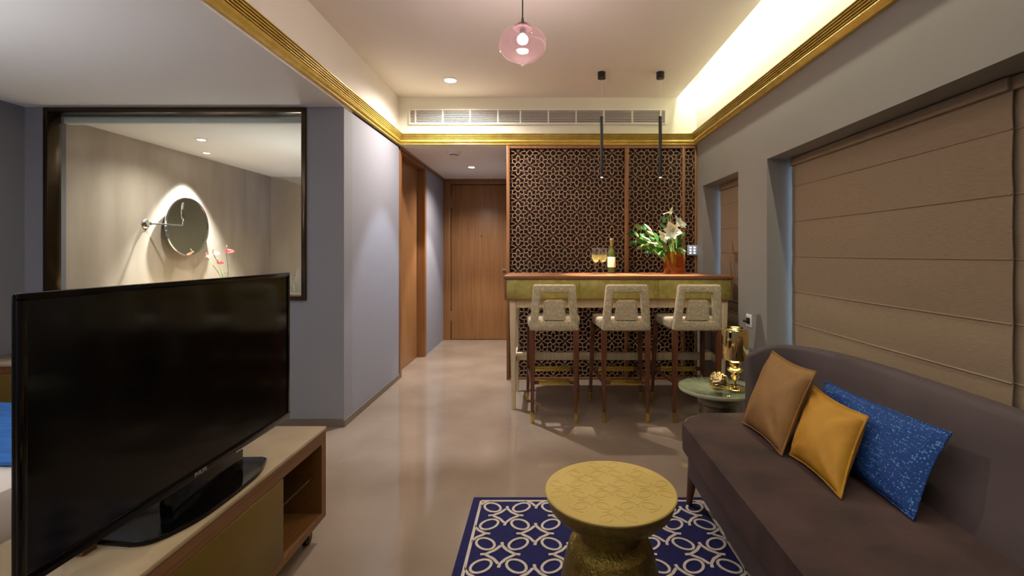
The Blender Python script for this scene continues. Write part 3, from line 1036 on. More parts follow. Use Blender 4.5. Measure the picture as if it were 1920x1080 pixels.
def lily(px, py, d, face, size, label, grp='white lilies in the vase'):
    c = bw(px, py, d)
    t = thing('white_lily', label, 'flower', tuple(c), grp)
    f = Vector(face).normalized()
    u = f.cross(Vector((0, 0, 1))).normalized()
    w_ = u.cross(f)
    for k in range(6):
        a = k * PI / 3 + 0.2
        rad = u * math.cos(a) + w_ * math.sin(a)
        tip = c + f * size * 0.75 + rad * size * (0.75 if k % 2 else 0.62)
        b = NB()
        p0, p1 = c, tip
        side = f.cross(rad)
        leafmesh(b, p0, p1, size * (0.38 if k % 2 else 0.30), droop=0.0, side=side, cup=-0.25)
        for vv in b.verts:
            q = (vv.co - c)
            s = q.dot(f) / (size * 0.75)
            if s > 0.7:
                vv.co += rad * (s - 0.7) * size * 0.5 - f * (s - 0.7) * size * 0.4
        obj('petal', b, M['petal'], t)
    b = NB()
    for k in range(4):
        a = k * PI / 2
        tube(b, [c + f * size * .1, c + f * size * .65 + (u * math.cos(a) + w_ * math.sin(a)) * size * .14], 0.0018, 5)
    obj('stamen', b, M['bud'], t)
    stem(t, 'stem', VB + Vector(((c.x - vx) * 0.4, 0, 0)), c, 0.0045, 0.01)
    return t


lily(1262, 432, 4.22, (-0.35, -0.8, -0.1), 0.098, 'open white lily facing the room, largest bloom over the vase')
lily(1252, 441, 4.30, (-0.9, -0.3, -0.4), 0.085, 'open white lily drooping towards the left of the bouquet')
lily(1268, 424, 4.27, (0.5, -0.5, 0.5), 0.090, 'white lily trumpet pointing up to the right of the bouquet')


def bud(px, py, px2, py2, d, r, label, mat='bud'):
    a, c = bw(px, py, d), bw(px2, py2, d + 0.02)
    t = thing('lily_bud', label, 'flower bud', tuple(a), 'closed buds in the vase')
    b = NB(); tube(b, [a, a.lerp(c, .15), a.lerp(c, .45), a.lerp(c, .8), c], [0.003, r * .7, r, r * .7, 0.002], 10)
    obj('bud', b, M[mat], t)
    stem(t, 'stem', VB, a, 0.004, -0.01)


bud(1257, 402, 1261, 388, 4.3, 0.013, 'closed green bud standing highest above the bouquet')
bud(1222, 434, 1208, 420, 4.25, 0.012, 'pale pinkish bud pointing up-left of the bouquet')
bud(1226, 441, 1213, 433, 4.20, 0.011, 'pale green bud below the pinkish bud')
bud(1220, 452, 1203, 443, 4.20, 0.010, 'slim pale bud among the left leaves')
bud(1233, 458, 1215, 455, 4.18, 0.009, 'small pale bud low on the left side')
# white anthurium
c = bw(1250, 402, 4.24)
t = thing('white_anthurium', 'small white rounded bloom beside the highest green bud', 'flower', tuple(c))
b = NB()
for k in range(9):
    pass
prev = None
for i in range(7):
    a = -PI / 2 + PI * i / 6
    row = [b.verts.new(c + Vector((0.033 * math.cos(a) * math.sin(PI * j / 8) * 1.0 + 0.0, -0.02 * math.cos(a), 0.0))
                       + Vector((0.033 * math.cos(PI * j / 8), 0, 0.026 * math.sin(PI * j / 8) * (0.4 + 0.6 * math.cos(a))))) for j in range(9)]
    if prev:
        for j in range(8):
            b.faces.new((prev[j], prev[j + 1], row[j + 1], row[j]))
    prev = row
bmesh.ops.remove_doubles(b, verts=b.verts, dist=1e-5)
obj('spathe', b, M['petal'], t)
stem(t, 'stem', VB, c, 0.0035, 0.02)

# leafy sprigs
LEAVES = [  # stem tip px, base depth, label
    ((1190, 441), 4.22, 'leafy green sprig reaching farthest left over the bar'),
    ((1196, 456), 4.15, 'leafy green sprig low on the left of the bouquet'),
    ((1205, 430), 4.28, 'leafy green sprig at the upper left of the bouquet'),
    ((1214, 464), 4.18, 'leafy green sprig hanging lowest on the left'),
    ((1246, 418), 4.34, 'leafy green sprig behind the lilies in the centre'),
    ((1275, 446), 4.34, 'leafy green sprig on the right of the bouquet'),
    ((1272, 470), 4.22, 'leafy green sprig drooping over the vase rim at right'),
    ((1244, 468), 4.16, 'leafy green sprig over the vase rim at left'),
]
rim = Vector((vx - 0.02, vy, ZB + 0.2))
for n_, ((px, py), d, lab) in enumerate(LEAVES):
    tip = bw(px, py, d)
    t = thing('leafy_sprig', lab, 'foliage', tuple(rim), 'green foliage in the vase')
    stem(t, 'stem', VB, rim.lerp(tip, .85), 0.003, 0.0)
    nl = 8 if n_ < 4 else 5
    for k in range(nl):
        f = 0.25 + 0.75 * k / (nl - 1)
        q = rim.lerp(tip, f)
        dr = (tip - rim).normalized()
        s = 1 if k % 2 else -1
        off = Vector((dr.z * -s * 0.6, random.uniform(-.5, .3), dr.x * s * 0.9 + random.uniform(-.2, .2)))
        dirv = (dr * 0.9 + off * (0.7 if k < nl - 1 else 0.1)).normalized()
        ln = random.uniform(0.07, 0.10)
        b = NB(); leafmesh(b, q, q + dirv * ln, random.uniform(0.014, 0.021), droop=0.012, side=Vector((-dirv.z, random.uniform(-.4, .4), dirv.x)))
        obj('leaf', b, M['leaf' if (k + n_) % 3 else 'leaf_pale'], t)

# ================================================================== side table, lamp, knot
tx, ty = 1.02, 2.80
t = thing('side_table', 'round side table with glass top and dull metal pedestal behind the sofa', 'side table', (tx, ty, 0))
b = NB(); lathe(b, [(0, 0.0), (0.150, 0), (0.150, 0.012), (0.138, 0.10), (0.122, 0.24), (0.118, 0.33), (0.100, 0.35), (0.098, 0.385), (0.112, 0.40), (0.0, 0.40)], (tx, ty, 0), 48)
obj('pedestal', b, M['table_metal'], t)
b = NB(); lathe(b, [(0, 0.40), (0.112, 0.40), (0.122, 0.425), (0.160, 0.448), (0.204, 0.464), (0.0, 0.462)], (tx, ty, 0), 56)
obj('bowl', b, M['table_metal'], t)
b = NB(); lathe(b, [(0, 0.464), (0.204, 0.464), (0.222, 0.472), (0.226, 0.482), (0.224, 0.489), (0, 0.490)], (tx, ty, 0), 56)
obj('table_top', b, M['table_top'], t)
b = NB(); lathe(b, [(0, 0.4905), (0.222, 0.4905), (0.230, 0.494), (0.230, 0.499), (0.227, 0.501), (0, 0.501)], (tx, ty, 0), 56)
obj('glass_top', b, M['green_glass'], t)

lx, ly, lz = 1.085, 2.72, 0.501
t = thing('table_lamp', 'lit mirrored gold table lamp with stacked turned balls on the side table', 'table lamp', (lx, ly, lz))
b = NB(); lathe(b, [(0, 0), (0.062, 0), (0.064, 0.006), (0.055, 0.012), (0.012, 0.016), (0, 0.016)], (lx, ly, lz), 40)
obj('base', b, M['mirror_gold'], t)
b = NB()
lathe(b, [(0.010, 0.014), (0.008, 0.03), (0.010, 0.045), (0.020, 0.062), (0.026, 0.068), (0.022, 0.078), (0.016, 0.084),
          (0.026, 0.092), (0.041, 0.102), (0.044, 0.108), (0.040, 0.115), (0.024, 0.122), (0.022, 0.126),
          (0.030, 0.134), (0.034, 0.145), (0.031, 0.156), (0.020, 0.166), (0.008, 0.170), (0.008, 0.20), (0, 0.20)], (lx, ly, lz), 36)
obj('turned_stem', b, M['mirror_gold'], t)
b = NB(); lathe(b, [(0.071, 0.168), (0.073, 0.172), (0.073, 0.320), (0.070, 0.334), (0.060, 0.342), (0.045, 0.344), (0.045, 0.341), (0.058, 0.339), (0.067, 0.331), (0.070, 0.320), (0.070, 0.172), (0.071, 0.168)], (lx, ly, lz), 48)
obj('lamp_shade', b, M['mirror_gold'], t)
b = NB(); lathe(b, [(0, 0.20), (0.012, 0.205), (0.026, 0.25), (0.030, 0.275), (0.024, 0.30), (0, 0.312)], (lx, ly, lz), 24)
obj('bulb', b, M['lamp_warm'], t)
b = NB()
for k in range(3):
    a = k * 2 * PI / 3 + 0.4
    tube(b, [(lx, ly, lz + 0.198), (lx + 0.0705 * math.cos(a), ly + 0.0705 * math.sin(a), lz + 0.198)], 0.0018, 6)
obj('shade_spider', b, M['mirror_gold'], t)

kx, ky, kr = 0.972, 2.66, 0.050
b = NB()
for q in range(6):
    ax = Vector((random.uniform(-1, 1), random.uniform(-1, 1), random.uniform(-1, 1))).normalized()
    u = ax.orthogonal().normalized(); w_ = ax.cross(u)
    off = 0.018 * (1 if q % 2 else -1)
    rr = 0.036
    pts = [Vector((kx, ky, lz + 0.056)) + ax * (off + 0.006 * math.sin(3 * a + q)) + (u * math.cos(a) + w_ * math.sin(a)) * rr for a in [2 * PI * k / 20 for k in range(21)]]
    tube(b, pts, 0.0165, 10)
lo_z = min(vv.co.z for vv in b.verts)
bmesh.ops.translate(b, verts=b.verts, vec=(0, 0, lz - lo_z))
tag(obj('knot_ornament', b, M['mirror_gold']), 'shiny gold knotted ball ornament in front of the lamp', 'ornament')

# ================================================================== rug
rx0, rx1, ry0, ry1 = -0.36, 0.850, 0.62, 2.478
rug = thing('rug', 'navy wool rug with a cream geometric oval and diamond pattern', 'rug', ((rx0 + rx1) / 2, 1.55, 0))
obj('pile', B(rx0, rx1, ry0, ry1, 0.0, 0.010, bev=0.004), M['rug'], rug)


def pattern(b, A, Bp, ox, oy, i0, i1, j0, j1, inside, put, wd, clampf=None, n=18, depth=0.003):
    k_ = A / 0.285
    for i in range(i0, i1):
        for j in range(j0, j1):
            for (sx, sy) in ((0, 0), (.5, .5)):
                X, Y = ox + (i + sx) * A, oy + (j + sy) * Bp
                for s in (1, -1):
                    for q in (1, -1):
                        cx, cy = X + s * A / 4, Y + q * Bp / 4
                        if inside(cx, cy) and s == 1:
                            ring(b, cx, cy, 0.047 * k_, 0.034 * k_, math.atan2(q * Bp, s * A), wd * 1.0, put, n=n, depth=depth)
                        # concave diamond side as three short strips, tip to tip, plus the tail
                        P0 = (X + s * 0.084 * k_, Y); P1 = (X + s * 0.060 * k_, Y + q * 0.003 * k_)
                        P2 = (X + s * 0.026 * k_, Y + q * 0.028 * k_); P3 = (X + s * 0.004 * k_, Y + q * 0.060 * k_); P4 = (X, Y + q * 0.084 * k_)
                        for a_, c_ in ((P0, P1), (P1, P2), (P2, P3), (P3, P4)):
                            if (a_ is P0 and q == -1) or (c_ is P4 and s == -1):
                                continue
                            if inside(*a_) and inside(*c_):
                                strip(b, a_, c_, wd * 1.15, put, depth=depth)


ix0, ix1, iy0, iy1 = rx0 + 0.045, rx1 - 0.045, ry0 + 0.045, ry1 - 0.045
b = NB()
zr = 0.0135
put_r = lambda x, y, d: (min(max(x, ix0), ix1), min(max(y, iy0), iy1), zr - d)
pattern(b, 0.285, 0.296, -0.180, 2.297, -2, 5, -7, 2, lambda x, y: ix0 - .03 < x < ix1 + .03 and iy0 - .03 < y < iy1 + .03, put_r, 0.0115)
for (a_, c_) in (((ix0, iy0), (ix1, iy0)), ((ix1, iy0), (ix1, iy1)), ((ix1, iy1), (ix0, iy1)), ((ix0, iy1), (ix0, iy0))):
    strip(b, a_, c_, 0.013, lambda x, y, d: (x, y, zr - d), depth=0.003)
o = obj('tufted_pattern', b, M['rug_white'], rug, smooth=False)
o['kind'] = 'stuff'

# ================================================================== gold drum table
gx, gy, gh = 0.232, 1.67, 0.45
g0 = 0.0135
t = thing('coffee_table', 'round gold drum table with engraved top standing on the rug', 'coffee table', (gx, gy, g0))
b = NB()
lathe(b, [(0, g0), (0.182, g0), (0.186, g0 + .006), (0.180, 0.08), (0.166, 0.17), (0.150, 0.235), (0.144, 0.258), (0.136, 0.272), (0.118, 0.280), (0.106, 0.288),
          (0.102, 0.335), (0.112, 0.352), (0.0, 0.352)], (gx, gy, 0), 72)
obj('pedestal', b, M['hammered'], t)
b = NB()
lathe(b, [(0, 0.352), (0.125, 0.352), (0.160, 0.362), (0.190, 0.378), (0.212, 0.402), (0.222, 0.432), (0.224, 0.440), (0.0, 0.440)], (gx, gy, 0), 72)
obj('bowl', b, M['hammered'], t)
b = NB()
lathe(b, [(0, 0.440), (0.225, 0.440), (0.227, 0.443), (0.227, 0.447), (0.223, 0.450), (0.215, 0.449), (0.0, 0.449)], (gx, gy, 0), 80)
tp = obj('table_top', b, M['matte_gold'], t)
b = NB()
pattern(b, 0.15, 0.15, gx, gy, -3, 4, -3, 4, lambda x, y: (x - gx) ** 2 + (y - gy) ** 2 < 0.205 ** 2, lambda x, y, d: (x, y, 0.4499 - d), 0.0030, n=16, depth=0.0015)
o = obj('engraved_lines', b, M['matte_gold'], tp, smooth=False)
o['kind'] = 'stuff'

# ================================================================== sofa
sofa = thing('sofa', 'long taupe velvet sofa with curved wraparound back', 'sofa', (1.05, 1.3, 0))


def round_poly(pts, rads, n=8):
    out = []
    m = len(pts)
    for i in range(m):
        p, a, c = Vector(pts[i]), Vector(pts[i - 1]), Vector(pts[(i + 1) % m])
        r = rads[i]
        if r == 0:
            out.append(tuple(p)); continue
        d1, d2 = (a - p).normalized(), (c - p).normalized()
        s, e = p + d1 * r, p + d2 * r
        for k in range(n + 1):
            f = k / n
            q = s * (1 - f) ** 2 + p * 2 * f * (1 - f) + e * f * f
            out.append((q.x, q.y))
    return out


seat_poly = round_poly([(0.648, -0.25), (1.32, -0.25), (1.32, 2.30), (1.10, 2.455), (0.668, 2.445)], [0.08, 0, 0.05, 0.05, 0.17])
b = NB(); prism(b, seat_poly, 0.325, 0.452, bev=0.036, seg=5)
se = obj('seat_cushion', b, M['velvet'], sofa)
b = NB()
pl = [(x, y, 0.447) for x, y in seat_poly if x < 1.15]
c0 = Vector((1.0, 1.1))
pl = [(x + (0.0125 if x < 0.8 else 0), y - (0.0125 if y > 2.3 else 0), 0.4450) for x, y, z in pl]
pl = [p_ for p_ in pl if p_[0] < 1.12]
pl.sort(key=lambda q: math.atan2(q[1] - 1.1, q[0] - 1.3) % (2 * PI))
tube(b, pl, 0.0042, 6)
obj('piping', b, M['piping'], se)
fr_poly = round_poly([(0.672, -0.22), (1.30, -0.22), (1.30, 2.28), (1.08, 2.43), (0.692, 2.42)], [0.08, 0, 0.05, 0.05, 0.16])
b = NB(); prism(b, fr_poly, 0.205, 0.336, bev=0.01)
obj('seat_frame', b, M['velvet_back'], sofa)
for (x, y, xb, yb2) in ((0.745, 2.375, 0.728, 2.40), (0.745, -0.05, 0.728, -0.08), (1.36, 2.22, 1.37, 2.24), (1.36, -0.05, 1.37, -0.08)):
    zf = 0.0135 if x < 0.8 else 0.0
    b = NB(); tube(b, [(xb, yb2, zf), (x, y, 0.22)], [0.014, 0.030], 14)
    obj('leg', b, M['wood_dark'], sofa)
# back: sweep of an upholstered section along a curved path
path = [Vector((1.475, -0.30)), Vector((1.475, 0.5)), Vector((1.475, 1.2)), Vector((1.475, 1.75))]
ctrl = [Vector((1.475, 1.75)), Vector((1.475, 2.30)), Vector((1.42, 2.545)), Vector((1.06, 2.535))]
for k in range(1, 19):
    f = k / 18
    path.append(ctrl[0] * (1 - f) ** 3 + ctrl[1] * 3 * f * (1 - f) ** 2 + ctrl[2] * 3 * f * f * (1 - f) + ctrl[3] * f ** 3)
secs = []
b = NB()
npth = len(path)
for i, pth in enumerate(path):
    tg = (path[min(i + 1, npth - 1)] - path[max(i - 1, 0)]).normalized()
    nr = Vector((-tg.y, tg.x))      # towards the seat
    f = max(0.0, (i - 4) / (npth - 5))
    th = 1.0 - 0.45 * f
    prof_ = [(0.0, 0.205), (0.0, 0.74), (0.010, 0.778), (0.035, 0.798), (0.075 * th + .01, 0.797), (0.105 * th, 0.775), (0.125 * th, 0.70), (0.19 * th, 0.52), (0.245 * th, 0.43), (0.245 * th, 0.205)]
    drop = 0.055 * max(0.0, (f - 0.80) / 0.20) ** 2
    prof_ = [(o_, z - (drop if z > 0.65 else 0)) for o_, z in prof_]
    secs.append([b.verts.new((pth.x + nr.x * o_, pth.y + nr.y * o_, z)) for o_, z in prof_])
for a, c in zip(secs, secs[1:]):
    for k in range(len(a)):
        j = (k + 1) % len(a)
        b.faces.new((a[k], a[j], c[j], c[k]))
b.faces.new(secs[0][::-1]); b.faces.new(secs[-1])
bk = obj('backrest', b, M['velvet_back'], sofa, ang=50)
bv = bk.modifiers.new('soft', 'BEVEL'); bv.width = 0.018; bv.segments = 3; bv.limit_method = 'ANGLE'; bv.angle_limit = math.radians(55)


# ================================================================== cushions
def cushion(name, BL, BR, TR, TL, th, mat, label, pinch=0.05, cat='cushion', wr=0.006, flange=0.010):
    BL, BR, TR, TL = map(Vector, (BL, BR, TR, TL))
    N_ = 22
    c = (BL + BR + TR + TL) / 4
    nrm = ((BR - BL).cross(TL - BL)).normalized()
    t = thing(name, label, cat, tuple(c), 'cushions on the sofa')
    b = NB()
    G = {}
    for side in (1, -1):
        for i in range(N_ + 1):
            for j in range(N_ + 1):
                u, v_ = 2 * i / N_ - 1, 2 * j / N_ - 1
                edge = i in (0, N_) or j in (0, N_)
                if edge and side == -1:
                    G[side, i, j] = G[1, i, j]
                    continue
                pu = u * (1 - pinch * (1 - v_ * v_)) if True else u
                pv = v_ * (1 - pinch * (1 - u * u))
                fu, fv = (pu + 1) / 2, (pv + 1) / 2
                p_ = BL.lerp(BR, fu).lerp(TL.lerp(TR, fu), fv)
                h = ((1 - u * u) * (1 - v_ * v_))
                h = h ** 0.42 * th / 2
                wv = 0.0
                for q_, (cu_, cv_) in enumerate(((-1, -1), (1, -1), (1, 1), (-1, 1))):
                    dd_ = math.hypot(u - cu_, v_ - cv_)
                    wv += wr * math.sin(8.5 * math.atan2(v_ - cv_, u - cu_) + 1.7 * q_ + len(label)) * math.exp(-((dd_ - 0.45) / 0.38) ** 2)
                wv *= min(1.0, 1.8 * h / th)
                G[side, i, j] = b.verts.new(p_ + nrm * side * h + nrm * wv)
    for side in (1, -1):
        for i in range(N_):
            for j in range(N_):
                f = [G[side, i, j], G[side, i + 1, j], G[side, i + 1, j + 1], G[side, i, j + 1]]
                b.faces.new(f if side == 1 else f[::-1])
    loop = [G[1, i, 0].co.copy() for i in range(N_)] + [G[1, N_, j].co.copy() for j in range(N_)] + [G[1, N_ - i, N_].co.copy() for i in range(N_)] + [G[1, 0, N_ - j].co.copy() for j in range(N_ + 1)]
    obj('cover', b, mat, t, ang=80)
    b = NB(); tube(b, loop, 0.0042, 6, cap=False)
    obj('piping', b, mat, t)
    return t


cushion('cushion', (0.952, 2.29, 0.458), (0.955, 1.925, 0.458), (1.145, 2.015, 0.770), (1.148, 2.405, 0.778), 0.12, M['tan'], 'tan brown velvet cushion leaning at the far end of the sofa', 0.08, wr=0.009)
cushion('cushion', (0.990, 1.93, 0.458), (0.984, 1.588, 0.458), (1.178, 1.742, 0.675), (1.168, 2.075, 0.694), 0.11, M['mustard'], 'mustard yellow velvet cushion in front of the blue one', 0.09, wr=0.009)
cushion('cushion', (1.150, 2.08, 0.456), (1.126, 1.460, 0.458), (1.278, 1.505, 0.704), (1.268, 2.16, 0.690), 0.09, M['blue'], 'long blue patterned cushion resting against the sofa back', 0.05)

# ================================================================== TV stand
X0, X1, Y0, Y1, ZT = -1.46, -0.98, 0.90, 2.17, 0.487
sd_ = thing('tv_stand', 'low TV stand on castors with cream stone top and olive doors', 'tv stand', (-1.22, 1.535, 0))
obj('stone_top', B(X0, X1, Y0, Y1, ZT - 0.014, ZT, bev=0.003), M['marble'], sd_)
zc0 = 0.085
b = NB()
box(b, X0 + .005, X1 - .002, Y0 + .005, Y1 - .003, ZT - 0.066, ZT - 0.014)       # top board
box(b, X0 + .005, X1 - .002, Y0 + .005, Y1 - .003, zc0, zc0 + 0.03)
box(b, X0 + .005, X1 - .002, Y1 - 0.045, Y1 - .003, zc0 + .03, ZT - 0.066)
box(b, X0 + .005, X1 - .002, Y0 + .005, Y0 + 0.045, zc0 + .03, ZT - 0.066)
obj('carcass', b, M['oak_y'], sd_)
b = NB()
box(b, X0 + .01, X0 + .03, Y0 + .045, Y1 - .045, zc0 + .03, ZT - 0.066)
for y in (1.255, 1.815):
    box(b, X0 + .03, X1 - .02, y - 0.01, y + 0.01, zc0 + .03, ZT - 0.066)
obj('inner_panels', b, M['stand_in'], sd_)
obj('door', B(X1 - 0.020, X1 - 0.001, 1.262, 1.812, zc0 + 0.032, ZT - 0.069, bev=.002), M['olive'], sd_)
for (a, c) in ((1.825, 2.125), (0.945, 1.245)):
    obj('glass_shelf', B(X0 + .04, X1 - .03, a, c, 0.285, 0.293), M['green_glass'], sd_)
for x in (X0 + 0.05, X1 - 0.05):
    for y in (Y0 + 0.08, Y1 - 0.08):
        b = NB(); box(b, x - 0.018, x + 0.018, y - 0.018, y + 0.018, 0.066, zc0, bev=.002)
        box(b, x - 0.016, x - 0.012, y - 0.014, y + 0.014, 0.02, 0.07); box(b, x + 0.012, x + 0.016, y - 0.014, y + 0.014, 0.02, 0.07)
        cst = obj('castor', b, M['bronze'], sd_)
        b = NB(); tube(b, [(x - 0.010, y, 0.028), (x + 0.010, y, 0.028)], 0.028, 20)
        obj('wheel', b, M['black'], cst)

# TV
XT = -1.030
tv = thing('television', 'large flat black television turned off on its swivel foot', 'television', (-1.07, 1.44, ZT))
zb0, zt0, ya, yb_ = 0.603, 1.190, 0.940, 1.945
b = NB(); box(b, XT - 0.014, XT - 0.002, ya, yb_, zb0, zt0, bev=0.003); box(b, XT - 0.065, XT - 0.012, ya + 0.2, yb_ - 0.2, zb0 + 0.05, zt0 - 0.15, bev=0.015)
obj('housing', b, M['black_gloss'], tv)
b = NB()
bz = 0.016
box(b, XT - 0.004, XT + 0.003, ya, yb_, zt0 - bz, zt0, bev=.0015); box(b, XT - 0.004, XT + 0.003, ya, yb_, zb0, zb0 + 0.026, bev=.0015)
box(b, XT - 0.004, XT + 0.003, ya, ya + bz, zb0 + .02, zt0 - .01, bev=.0015); box(b, XT - 0.004, XT + 0.003, yb_ - bz, yb_, zb0 + .02, zt0 - .01, bev=.0015)
bzl = obj('bezel', b, M['black_gloss'], tv)
obj('screen', B(XT - 0.004, XT - 0.0005, ya + bz - .002, yb_ - bz + .002, zb0 + 0.024, zt0 - bz + .002), M['screen'], tv)
obj('sensor_bar', B(XT + 0.0005, XT + 0.0045, 1.60, 1.67, zb0 - 0.0005, zb0 + 0.0035), M['chrome'], bzl)
cu = bpy.data.curves.new('maker_text', 'FONT')
cu.body = 'PHILIPS'
cu.size = 0.016
cu.align_x = 'CENTER'
cu.extrude = 0.0004
to = bpy.data.objects.new('maker_text', cu)
COL.objects.link(to)
bpy.context.view_layer.update()
me = bpy.data.meshes.new_from_object(to)
bpy.data.objects.remove(to)
b = NB(); b.from_mesh(me)
Rm = Matrix(((0, 0, 1, XT + 0.0036), (1, 0, 0, 1.438), (0, 1, 0, zb0 + 0.006), (0, 0, 0, 1)))
bmesh.ops.transform(b, matrix=Rm, verts=b.verts)
obj('maker_lettering', b, M['grey_plastic'], bzl, smooth=False)
b = NB(); box(b, XT - 0.060, XT - 0.020, 1.36, 1.68, ZT + 0.012, zb0 + 0.06, bev=0.004)
obj('neck', b, M['black_gloss'], tv)
base_poly = round_poly([(-1.24, 1.29), (-1.05, 1.27), (-0.998, 1.40), (-0.992, 1.55), (-0.998, 1.70), (-1.040, 1.81), (-1.24, 1.80)], [0.03, 0.05, 0.05, 0.06, 0.05, 0.02, 0.03], 5)
b = NB(); prism(b, base_poly, ZT + 0.0005, ZT + 0.015, bev=.004)
obj('foot', b, M['black_gloss'], tv)
tag(obj('wooden_block', B(-1.245, -1.185, 1.235, 1.275, ZT, ZT + 0.030, bev=.002), M['oak_y']), 'small wooden block on the stand top behind the screen', 'block')

# ================================================================== left edge: console and bed
cn = thing('console', 'cream topped console against the grey wall at the far left', 'console', (-3.2, 3.3, 0))
obj('stone_top', B(-3.78, -2.75, 3.09, 3.492, 0.535, 0.555, bev=.003), M['marble'], cn)
b = NB(); box(b, -3.77, -2.76, 3.10, 3.490, 0.490, 0.535)
box(b, -2.80, -2.76, 3.10, 3.490, 0, 0.490); box(b, -3.77, -3.73, 3.10, 3.49, 0, 0.49); box(b, -3.73, -2.80, 3.10, 3.49, 0.04, 0.08)
obj('carcass', b, M['stand_in'], cn)
for a in (-3.73, -3.263):
    obj('door', B(a + .003, a + 0.460, 3.102, 3.120, 0.083, 0.487, bev=.002), M['olive'], cn)

bed = thing('bed', 'bed with white linen just entering the photo at the far left', 'bed', (-2.75, 1.5, 0))
obj('bed_base', B(-3.75, -1.78, 0.50, 2.44, 0.02, 0.26, bev=.01), M['linen'], bed)
obj('mattress', B(-3.76, -1.76, 0.48, 2.46, 0.26, 0.500, bev=.045), M['linen'], bed)
b = NB()
N1, N2 = 30, 14
gr = []
for i in range(N1 + 1):
    row = []
    for j in range(N2 + 1):
        x = -3.7 + 1.90 * i / N1
        y = 1.74 + 0.66 * j / N2
        z = 0.506 + 0.006 * math.sin(5 * y + x * 3) * math.sin(x * 9)
        row.append(b.verts.new((x, y + 0.02 * math.sin(x * 4), z)))
    gr.append(row)
for i in range(N1):
    for j in range(N2):
        b.faces.new((gr[i][j], gr[i + 1][j], gr[i + 1][j + 1], gr[i][j + 1]))
r = bmesh.ops.extrude_face_region(b, geom=list(b.faces))
for v_ in [g for g in r['geom'] if isinstance(g, bmesh.types.BMVert)]:
    v_.co.z += 0.012
tag(obj('bed_throw', b, M['throw']), 'bright blue throw laid across the bed at far left', 'throw')

# ================================================================== bathroom glass + contents
wn = sroot('window_3', 'large bathroom glass in a dark bronze frame', (-2.685, 3.52, 0.923))
fx0, fx1, fz0, fz1 = -3.64, -1.73, 0.923, 2.326
b = NB()
box(b, fx0, fx0 + 0.035, 3.488, 3.59, fz0, fz1, bev=.003); box(b, fx1 - 0.032, fx1, 3.488, 3.59, fz0, fz1, bev=.003)
box(b, fx0 + .035, fx1 - .032, 3.488, 3.59, fz1 - 0.035, fz1, bev=.003); box(b, fx0 + .035, fx1 - .032, 3.488, 3.59, fz0, fz0 + 0.035, bev=.003)
obj('window_frame', b, M['bronze'], wn)
obj('window_pane', B(fx0 + .04, fx1 - .035, 3.570, 3.580, fz0 + .03, fz1 - .03), M['pane'], wn)
obj('roller_blind_case', B(fx0 + .04, fx1 - .035, 3.60, 3.655, fz1 - 0.085, fz1 - .036, bev=.006), M['vent'], wn)

# round mirror
my, mz, mr = 4.89, 1.536, 0.292
mm_ = thing('round_mirror', 'round chrome-rimmed mirror on the beige marble bathroom wall', 'mirror', (-3.62, my, mz))


def disc_x(b, x, y, z, prof, seg=48):
    """prof (r, dx) revolved about the x axis"""
    t_ = NB(); lathe(t_, prof, (0, 0, 0), seg)
    for v_ in t_.verts:
        v_.co = Vector((x + v_.co.z, y + v_.co.x, z + v_.co.y))
    me_ = bpy.data.meshes.new('tmp'); t_.to_mesh(me_); t_.free(); b.from_mesh(me_); bpy.data.meshes.remove(me_)


b = NB(); disc_x(b, -3.62, my, mz, [(0, 0), (mr - 0.01, 0), (mr - 0.01, 0.004), (0, 0.004)])
obj('mirror_glass', b, M['mirror'], mm_)
b = NB(); disc_x(b, -3.63, my, mz, [(mr - 0.012, 0), (mr, 0), (mr + 0.004, 0.008), (mr, 0.018), (mr - 0.012, 0.018), (mr - 0.012, 0)])
obj('rim', b, M['chrome'], mm_)
b = NB(); tube(b, [(-3.69, my, mz), (-3.62, my, mz)], 0.10, 24)
obj('wall_mount', b, M['chrome'], mm_)
# shaving mirror on arm
sm = thing('shaving_mirror', 'small chrome magnifying mirror on a wall arm left of the round mirror', 'mirror', (-3.69, 4.45, 1.54))
b = NB(); disc_x(b, -3.69, 4.45, 1.54, [(0, 0), (0.042, 0), (0.045, 0.006), (0.036, 0.016), (0.018, 0.022), (0.014, 0.05), (0, 0.05)], 28)
obj('wall_rose', b, M['chrome'], sm)
b = NB(); tube(b, [(-3.645, 4.45, 1.54), (-3.46, 4.58, 1.535), (-3.44, 4.585, 1.535)], 0.007, 8); tube(b, [(-3.44, 4.585, 1.53), (-3.44, 4.585, 1.60)], 0.007, 8)
obj('arm', b, M['chrome'], sm)
b = NB()
lathe(b, [(0, -0.008), (0.085, -0.008), (0.092, 0), (0.085, 0.008), (0, 0.008)], (0, 0, 0), 36)
bmesh.ops.transform(b, matrix=Matrix.Translation((-3.44, 4.585, 1.66)) @ Matrix.Rotation(math.radians(36), 4, 'Z') @ Matrix.Rotation(PI / 2, 4, 'Y') @ Matrix.Rotation(math.radians(6), 4, 'X'), verts=b.verts)
obj('magnifying_disc', b, M['chrome'], sm)

# vanity and anthuriums
vn = thing('vanity_counter', 'bathroom vanity counter under the round mirror', 'vanity', (-3.43, 5.0, 0))
obj('counter_top', B(-3.685, -3.14, 4.1, 6.0, 0.83, 0.86, bev=.003), M['marble'], vn)
obj('cabinet', B(-3.685, -3.17, 4.13, 5.97, 0.25, 0.83), M['wood'], vn)
ax_, ay_ = -3.37, 5.10
fv = thing('flower_vase', 'clear glass vase with red flowers in the bathroom', 'vase', (ax_, ay_, 0.86))
b = NB(); lathe(b, [(0, 0), (0.045, 0), (0.05, 0.01), (0.035, 0.10), (0.045, 0.20), (0.042, 0.20), (0.032, 0.10), (0.046, 0.014), (0, 0.01)], (ax_, ay_, 0.86), 24)
obj('glass_body', b, M['clear'], fv)


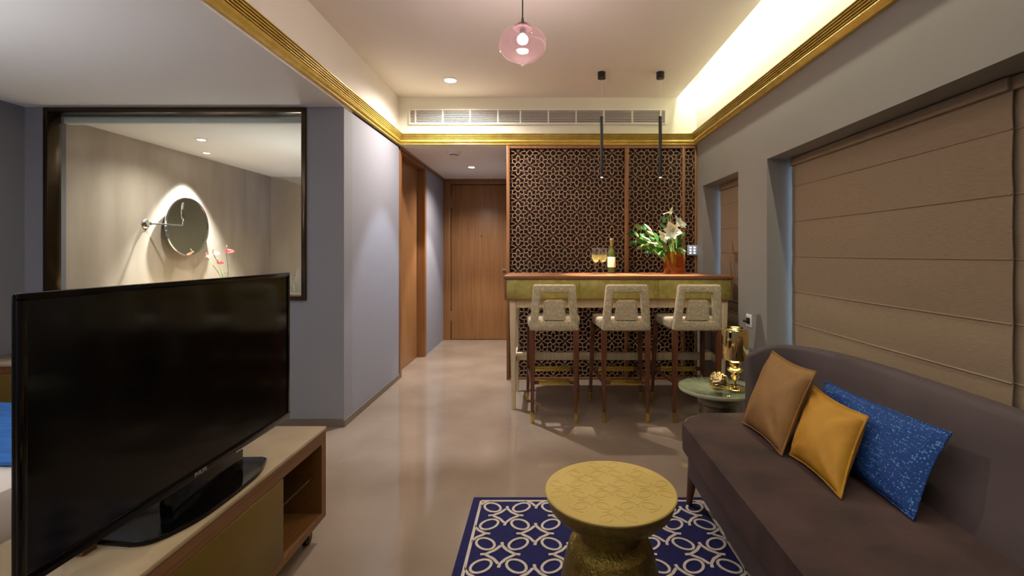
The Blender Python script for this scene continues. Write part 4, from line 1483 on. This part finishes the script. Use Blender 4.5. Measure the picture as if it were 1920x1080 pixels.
def anth(px, py, d, mat, s, label):
    c = bw(px, py, d)
    t = thing('anthurium', label, 'flower', tuple(c), 'anthuriums in the bathroom vase')
    b = NB()
    ctr = b.verts.new(c)
    rim_ = []
    for k in range(16):
        a = 2 * PI * k / 16
        r_ = s * (1 - 0.45 * abs(math.sin(a / 2)) ** 3 + 0.2 * math.cos(a))
        rim_.append(b.verts.new(c + Vector((r_ * math.cos(a) + 0.3 * s, 0.6 * r_ * math.sin(a), 0.35 * r_ * math.sin(a) - 0.25 * s * math.cos(a)))))
    for k in range(16):
        b.faces.new((ctr, rim_[k], rim_[(k + 1) % 16]))
    obj('spathe', b, M[mat], t)
    b = NB(); tube(b, [c, c + Vector((0.02, -0.02, s * 0.9))], [0.007, 0.004], 8)
    obj('spadix', b, M['paper'], t)
    stem(t, 'stem', (ax_, ay_, 0.875), c, 0.003, 0.02)


anth(424, 470, 5.05, 'red_petal', 0.055, 'red anthurium bloom farthest right beyond the mirror')
anth(399, 474, 5.10, 'pink_petal', 0.048, 'larger light pink anthurium bloom right of the mirror')
anth(386, 480, 5.14, 'pink_petal', 0.036, 'small light pink anthurium bloom touching the mirror edge')
anth(408, 492, 5.20, 'red_petal', 0.045, 'red anthurium bloom lower behind the television top')
# glass bottles on a ledge seen low in the right corner of the glass
for k, (px, hh, lab) in enumerate(((545, 0.16, 'clear glass bottle on the shelf behind the glass, left one'), (558, 0.22, 'clear glass bottle on the shelf behind the glass, taller right one'))):
    d = 4.3
    x = (px - 1019) * d / 900
    b = NB(); lathe(b, [(0, 0), (0.03, 0), (0.034, 0.01), (0.034, hh * .6), (0.012, hh * .78), (0.012, hh), (0.016, hh), (0.016, hh + .01), (0, hh + .01)], (x, d, 0.90), 20)
    tag(obj('glass_bottle', b, M['clear']), lab, 'bottle')
sh = thing('bath_shelf', 'narrow stone shelf inside the bathroom at the lower right of the glass', 'shelf', (-2.1, 4.3, 0.88))
obj('shelf_board', B(-2.75, XP - 0.162, 4.18, 4.42, 0.88, 0.90, bev=.002), M['marble'], sh)
